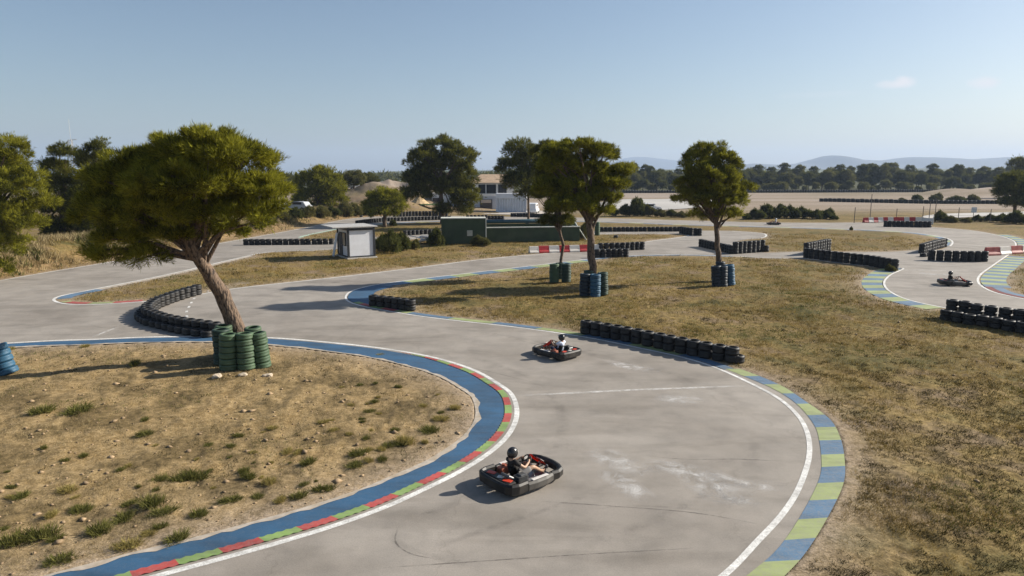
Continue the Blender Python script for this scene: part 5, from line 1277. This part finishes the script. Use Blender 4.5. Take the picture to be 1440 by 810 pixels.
# ================================================================== KARTS
K_BLK = mat('black_kart_plastic', (.014, .013, .012), .5, .3, 4, dirt=(.12, .10, .08), dirt_amt=.3); K_RED = mat('red_kart_panel', (.48, .045, .018), .4, .15, 3); K_LIT = mat('dusty_sunlit_plastic', (.085, .078, .068), .6, .3, 5); K_STL = mat('kart_steel', (.42, .42, .42), .38, .2, metal=.7); K_WHT = mat('white_decal', (.62, .58, .54), .5, .1); K_TAN = mat('kart_tank', (.30, .09, .05), .5, .2)
def mirror(p, s): return [(x, y*s) for x, y in p]
def kart_parts():
    P = []
    bm = bmesh.new(); sweep_plan(bm, [(-.42, -.68), (-.72, -.69), (-.88, -.64), (-.96, -.50), (-.985, -.25), (-.99, 0), (-.985, .25), (-.96, .50), (-.88, .64), (-.72, .69), (-.42, .68)], .13, .09, .37, .045); P.append(('rear_bumper', bm_mesh('rear_bumper', bm, False), K_BLK, []))
    bm = bmesh.new(); sweep_plan(bm, [(.52, -.60), (.72, -.63), (.90, -.55), (1.0, -.38), (1.04, -.18), (1.05, 0), (1.04, .18), (1.0, .38), (.90, .55), (.72, .63), (.52, .60)], .15, .08, .33, .05); P.append(('front_bumper', bm_mesh('front_bumper', bm), K_BLK, []))
    for s in (-1, 1):
        bm = bmesh.new(); sweep_plan(bm, mirror([(-.38, .66), (-.1, .69), (.2, .69), (.48, .63)], s), .17, .08, .32, .05)
        bm2 = bmesh.new(); bx(bm2, (.05, s*.66, .335), (.55, .10, .02), 0, .006)
        P.append(('side_pod', bm_mesh('side_pod', bm), K_LIT if s < 0 else K_BLK, [('decal', bm_mesh('decal', bm2), K_WHT)]))  # right pod greyer: sunlight on dusty black plastic is put into its colour
    bm = bmesh.new(); bx(bm, (.25, 0, .055), (1.15, .66, .02))
    for s in (-1, 1):
        tube(bm, [(-.85, s*.34, .09), (-.2, s*.36, .08), (.45, s*.28, .08), (.95, s*.22, .10)], .02, 8); tube(bm, [(-.05, s*.36, .09), (.0, s*.62, .16), (.3, s*.62, .16), (.35, s*.34, .09)], .014, 6)
    tube(bm, [(-.6, -.62, .14), (-.6, .62, .14)], .02, 8); tube(bm, [(.62, -.5, .13), (.62, .5, .13)], .02, 8); P.append(('chassis', bm_mesh('chassis', bm), K_STL, []))
    for x, r, w, y in ((-.6, .14, .19, .49), (.62, .128, .125, .50)):
        for s in (-1, 1):
            M = Matrix.Translation((x, s*y, r)) @ Matrix.Rotation(R(90), 4, 'X'); bm = bmesh.new()
            lathe(bm, [(r*.5, -w*.42), (r*.82, -w*.5), (r, -w*.36), (r, w*.36), (r*.82, w*.5), (r*.5, w*.42)], 20, M, True)
            b2 = bmesh.new(); lathe(b2, [(0, -w*.36), (r*.5, -w*.40), (r*.5, w*.40), (0, w*.36)], 14, M); P.append(('wheel', bm_mesh('wheel', bm, True), rubber(), [('rim', bm_mesh('rim', b2), K_STL)]))
    # bucket seat shell
    bm = bmesh.new(); rows = []
    for k, (x, z, hw, dp) in enumerate(((.12, .16, .17, .05), (-.05, .12, .20, .10), (-.22, .11, .21, .13), (-.34, .20, .21, .14), (-.42, .36, .20, .13), (-.47, .54, .18, .08))):
        rr_ = []
        for j in range(9):
            u = j/4 - 1; side = abs(u)**2.2
            rr_.append(bm.verts.new((x + (dp*side if k > 2 else 0), u*hw, z + (dp*side if k <= 2 else dp*side*.3))))
        rows.append(rr_)
    for i in range(5):
        for j in range(8): bm.faces.new((rows[i][j], rows[i][j+1], rows[i+1][j+1], rows[i+1][j]))
    bmesh.ops.solidify(bm, geom=list(bm.faces), thickness=.022); P.append(('seat', bm_mesh('seat', bm, True), K_BLK, []))
    # steering wheel and column
    M = Matrix.Translation((.16, 0, .54)) @ Matrix.Rotation(R(-52), 4, 'Y'); bm = bmesh.new()
    n = 24; ring = [M @ Vector((.15*math.cos(2*math.pi*k/n), .15*math.sin(2*math.pi*k/n), 0)) for k in range(n+1)]; tube(bm, ring, .016, 8, False)
    for k in range(3): tube(bm, [M @ Vector((0, 0, 0)), M @ Vector((.15*math.cos(2.09*k), .15*math.sin(2.09*k), 0))], .012, 6)
    P.append(('steering_wheel', bm_mesh('steering_wheel', bm, True), K_BLK, []))
    bm = bmesh.new(); tube(bm, [M @ Vector((0, 0, 0)), (.58, 0, .14)], .016, 8); tube(bm, [(.35, -.12, .08), (.33, 0, .36), (.35, .12, .08)], .014, 6); P.append(('steering_column', bm_mesh('steering_column', bm, True), K_STL, []))
    # front fairing in front of the wheel, leaning back
    bm = bmesh.new(); rows = []
    for (x, z, hw) in ((.86, .24, .20), (.72, .36, .21), (.56, .47, .19), (.40, .60, .15), (.34, .66, .11)):
        rows.append([bm.verts.new((x - .05*(abs(u)**2), u*hw, z - .03*(abs(u)**2))) for u in (-1, -.6, -.2, .2, .6, 1)])
    for i in range(4):
        for j in range(5): bm.faces.new((rows[i][j], rows[i][j+1], rows[i+1][j+1], rows[i+1][j]))
    bmesh.ops.solidify(bm, geom=list(bm.faces), thickness=.02)
    b2 = bmesh.new(); q = Matrix.Rotation(R(38), 3, 'Y'); bx(b2, (.655, 0, .435), (.16, .17, .012), rot=q)
    P.append(('front_fairing', bm_mesh('front_fairing', bm, True), K_RED, [('number_plate', bm_mesh('number_plate', b2), K_WHT)]))
    # rear cover with red flashes, engine, tank, pedals, exhaust
    bm = bmesh.new(); bx(bm, (-.80, 0, .33), (.26, 1.10, .08), 0, .03); b2 = bmesh.new()
    for y in (-.36, .30): bx(b2, (-.80, y, .376), (.15, .24, .014), .35, .004)
    b3 = bmesh.new(); bx(b3, (-.79, -.06, .376), (.14, .16, .013), .5, .004)
    P.append(('rear_cover', bm_mesh('rear_cover', bm), K_BLK, [('red_decal', bm_mesh('red_decal', b2), K_RED), ('pale_decal', bm_mesh('pale_decal', b3), K_WHT)]))
    bm = bmesh.new(); bx(bm, (-.38, -.40, .24), (.30, .22, .24), 0, .03); bx(bm, (-.36, -.40, .40), (.20, .18, .12), 0, .02)
    for k in range(5): bx(bm, (-.38, -.40, .27+k*.035), (.33, .25, .012))
    tube(bm, [(-.50, -.36, .30), (-.70, -.30, .42), (-.74, -.05, .44)], .045, 10); P.append(('engine', bm_mesh('engine', bm), mat('engine_metal', (.10, .10, .10), .45, .3, metal=.4), []))
    bm = bmesh.new(); bx(bm, (-.30, .42, .26), (.34, .20, .24), 0, .04); tube(bm, [(-.30, .42, .37), (-.30, .42, .43)], .05, 12); P.append(('fuel_tank', bm_mesh('fuel_tank', bm), K_TAN, []))
    for s in (-1, 1):
        bm = bmesh.new(); tube(bm, [(.70, s*.15, .08), (.76, s*.15, .26)], .014, 6); bx(bm, (.765, s*.15, .25), (.03, .08, .10), 0, .008); P.append(('pedal', bm_mesh('pedal', bm), K_STL, []))
    return P
KP = kart_parts()
def kart(loc, rz, label, group='rental karts on the track', fairing=None):
    t = thing('go_kart', label, 'kart', loc, rz, group)
    for nm, me, m, subs in KP:
        o = obj(nm, me, m, t)
        for sn, sm, smat in subs: obj(sn, sm, smat, o)
    return t

# ------------------------------------------------------------------ drivers
def skin(name, V, E, rad, root=0, sub_=2):
    me = bpy.data.meshes.new(name); me.from_pydata(V, E, []); o = bpy.data.objects.new(name, me); COL.objects.link(o)
    md = o.modifiers.new('s', 'SKIN'); md.use_smooth_shade = True; md.branch_smoothing = .6
    for i, r in enumerate(rad):
        me.skin_vertices[0].data[i].radius = r if hasattr(r, '__len__') else (r, r); me.skin_vertices[0].data[i].use_root = (i == root)
    o.modifiers.new('d', 'SUBSURF').levels = sub_; o.modifiers['d'].render_levels = sub_
    dg = bpy.context.evaluated_depsgraph_get(); m2 = bpy.data.meshes.new_from_object(o.evaluated_get(dg)); m2.name = name
    bpy.data.objects.remove(o); 
    for p in m2.polygons: p.use_smooth = True
    return m2
def driver_meshes():
    V, E, Rr = [], [], []
    def add(p, r, par=None):
        V.append(p); Rr.append(r); i = len(V)-1
        if par is not None: E.append((par, i))
        return i
    pel = add((-.22, 0, .25), (.13, .15)); bel = add((-.28, 0, .40), (.11, .15), pel); ch = add((-.34, 0, .56), (.12, .17), bel); nb = add((-.36, 0, .70), (.07, .10), ch); nk = add((-.35, 0, .76), .052, nb); hd = add((-.33, 0, .85), (.085, .078), nk); ht = add((-.34, 0, .95), (.075, .07), hd)
    nose = add((-.225, 0, .85), .014, hd)
    for s in (-1, 1):
        hip = add((-.18, s*.10, .24), .088, pel); kn = add((.22, s*.19, .41), .062, hip); an = add((.60, s*.15, .15), .040, kn); add((.63, s*.15, .12), .042, an); add((.74, s*.15, .24), .030, an)
        sh = add((-.35, s*.175, .655), .062, nb); el = add((-.14, s*.27, .50), .043, sh); wr = add((.07, s*.19, .565), .030, el); pm = add((.125, s*.150, .585), (.018, .036), wr)
        for k in range(4):
            f1 = add((.150+.004*k, s*(.150-.012+.0*k), .615-.022*k), .0095, pm); f2 = add((.178, s*.122, .600-.022*k), .008, f1); add((.165, s*.100, .585-.022*k), .007, f2)
        th = add((.120, s*.125, .610), .010, pm); add((.130, s*.105, .600), .008, th)
    body = skin('body', V, E, Rr)
    V, E, Rr = [], [], []
    a = add((-.22, 0, .27), (.145, .17)); b = add((-.28, 0, .40), (.125, .168), a); c = add((-.34, 0, .56), (.137, .186), b); d = add((-.36, 0, .70), (.075, .11), c)
    for s in (-1, 1):
        sh = add((-.35, s*.178, .655), .073, d); e = add((-.235, s*.225, .575), .062, sh)
    shirt = skin('shirt', V, E, Rr)
    V, E, Rr = [], [], []
    a = add((-.21, 0, .235), (.14, .16))
    for s in (-1, 1):
        h = add((-.16, s*.10, .24), .10, a); k = add((.10, s*.165, .36), .084, h); add((.16, s*.178, .385), .078, k)
    shorts = skin('shorts', V, E, Rr)
    shoes = []
    for s in (-1, 1):
        V, E, Rr = [], [], []
        a = add((.615, s*.15, .11), .046); b = add((.66, s*.15, .15), .044, a); add((.745, s*.15, .26), .036, b); shoes.append(skin('shoe', V, E, Rr))
    # helmet: shell open at the face, visor separate
    bm = bmesh.new(); bmesh.ops.create_uvsphere(bm, u_segments=28, v_segments=18, radius=1)
    kill = [f for f in bm.faces if f.calc_center_median().x > .62 and -.28 < f.calc_center_median().z < .42 and abs(f.calc_center_median().y) < .78] + [f for f in bm.faces if f.calc_center_median().z < -.80]
    bmesh.ops.delete(bm, geom=kill, context='FACES')
    for v in bm.verts: v.co = Vector((v.co.x*.158 - .335, v.co.y*.132, v.co.z*.155 + .875))
    bmesh.ops.solidify(bm, geom=list(bm.faces), thickness=.02)
    helmet = bm_mesh('helmet', bm, True)
    bm = bmesh.new(); rows = []
    for z in (-.28, -.05, .18, .42):
        rr_ = []
        for k in range(11):
            th = (k/10-.5)*1.75; c = math.sqrt(1-z*z)
            rr_.append(bm.verts.new((math.cos(th)*c*.166 - .335, math.sin(th)*c*.138, z*.155+.875)))
        rows.append(rr_)
    for i in range(3):
        for k in range(10): bm.faces.new((rows[i][k], rows[i][k+1], rows[i+1][k+1], rows[i+1][k]))
    visor = bm_mesh('visor', bm, True)
    return body, shirt, shorts, shoes, helmet, visor
DM = driver_meshes()
def driver(loc, rz, label, skinc, shirtm, shortm, helm, visor, strip=None):
    t = thing('person', label, 'person', loc, rz, 'kart drivers')
    cp_ = lambda m_: m_.copy()
    obj('body', cp_(DM[0]), skinc, t); obj('shirt', cp_(DM[1]), shirtm, t); obj('shorts', cp_(DM[2]), shortm, t)
    for m_ in DM[3]: obj('shoe', cp_(m_), mat('black_shoe', (.03, .03, .03), .6, .2), t)
    h = obj('helmet', cp_(DM[4]), helm, t); obj('visor', cp_(DM[5]), visor, h); return t
SK1 = mat('tanned_skin', (.42, .26, .17), .55, .1, 8); SK2 = mat('brown_skin', (.24, .13, .08), .55, .1, 8)
BLK = mat('black_cloth', (.022, .019, .017), .85, .2, 10); WSH = mat('pale_blue_shirt', (.66, .71, .82), .85, .1, 8); GSH = mat('grey_trousers', (.32, .30, .28), .85, .15, 8); DBL = mat('navy_cloth', (.03, .04, .08), .85, .2)
HB = mat('black_helmet_shell', (.018, .017, .017), .25, .1, spec=.6); HW = mat('white_helmet_shell', (.72, .72, .72), .25, .05); VS = mat('smoke_visor', (.03, .03, .035), .1, .1, spec=.8); VC = mat('pale_visor', (.55, .55, .52), .15, .1, spec=.8)
def pair(px, py, deg, kl, pl, *a):
    p = at(px, py); loc = (p.x, p.y, .008); k_ = kart(loc, R(deg), kl); d_ = driver(loc, R(deg), pl, *a); k_.scale = d_.scale = (.86, .86, .88)
pair(734, 677, 40, 'black kart with red flashes nearest the camera, turning past the red and green kerb', 'driver in black shirt and black helmet in the nearest kart', SK1, BLK, GSH, HB, VC)
pair(782, 500, 132, 'dark kart by the long grass-edge tyre wall, driven by a person in pale shirt', 'driver in pale blue shirt and dark helmet, gripping the wheel, on the middle track', SK2, WSH, DBL, HB, VS)
pair(1342, 401, -12, 'dark kart on the right road between white lines and the tall tyre rows', 'driver in dark top in the kart on the right road', SK1, BLK, GSH, HB, VS)
pair(1088, 316, 175, 'distant kart on the far road in front of the dark shrub clump', 'driver with white helmet and white top in the distant kart', SK1, mat('white_cloth', (.70, .70, .70), .85, .1), DBL, HW, VS)

# ================================================================== HAZE
def haze():
    m = bpy.data.materials.new('haze_air'); m.use_nodes = True; N, L = m.node_tree.nodes, m.node_tree.links
    N.remove(N['Principled BSDF']); v = N.new('ShaderNodeVolumePrincipled')
    v.inputs['Color'].default_value = (.58, .74, 1, 1); v.inputs['Density'].default_value = HAZE; v.inputs['Anisotropy'].default_value = .15
    L.new(v.outputs[0], N['Material Output'].inputs['Volume'])
    zt = 300
    o = obj('haze', box_mesh('haze', (0, 0, (zt-14)/2), (17600, 17600, zt+14)), m); tag(o, 'thin bright summer haze over the plain and hills', 'haze', kind='stuff')
HAZE = .00017
haze()
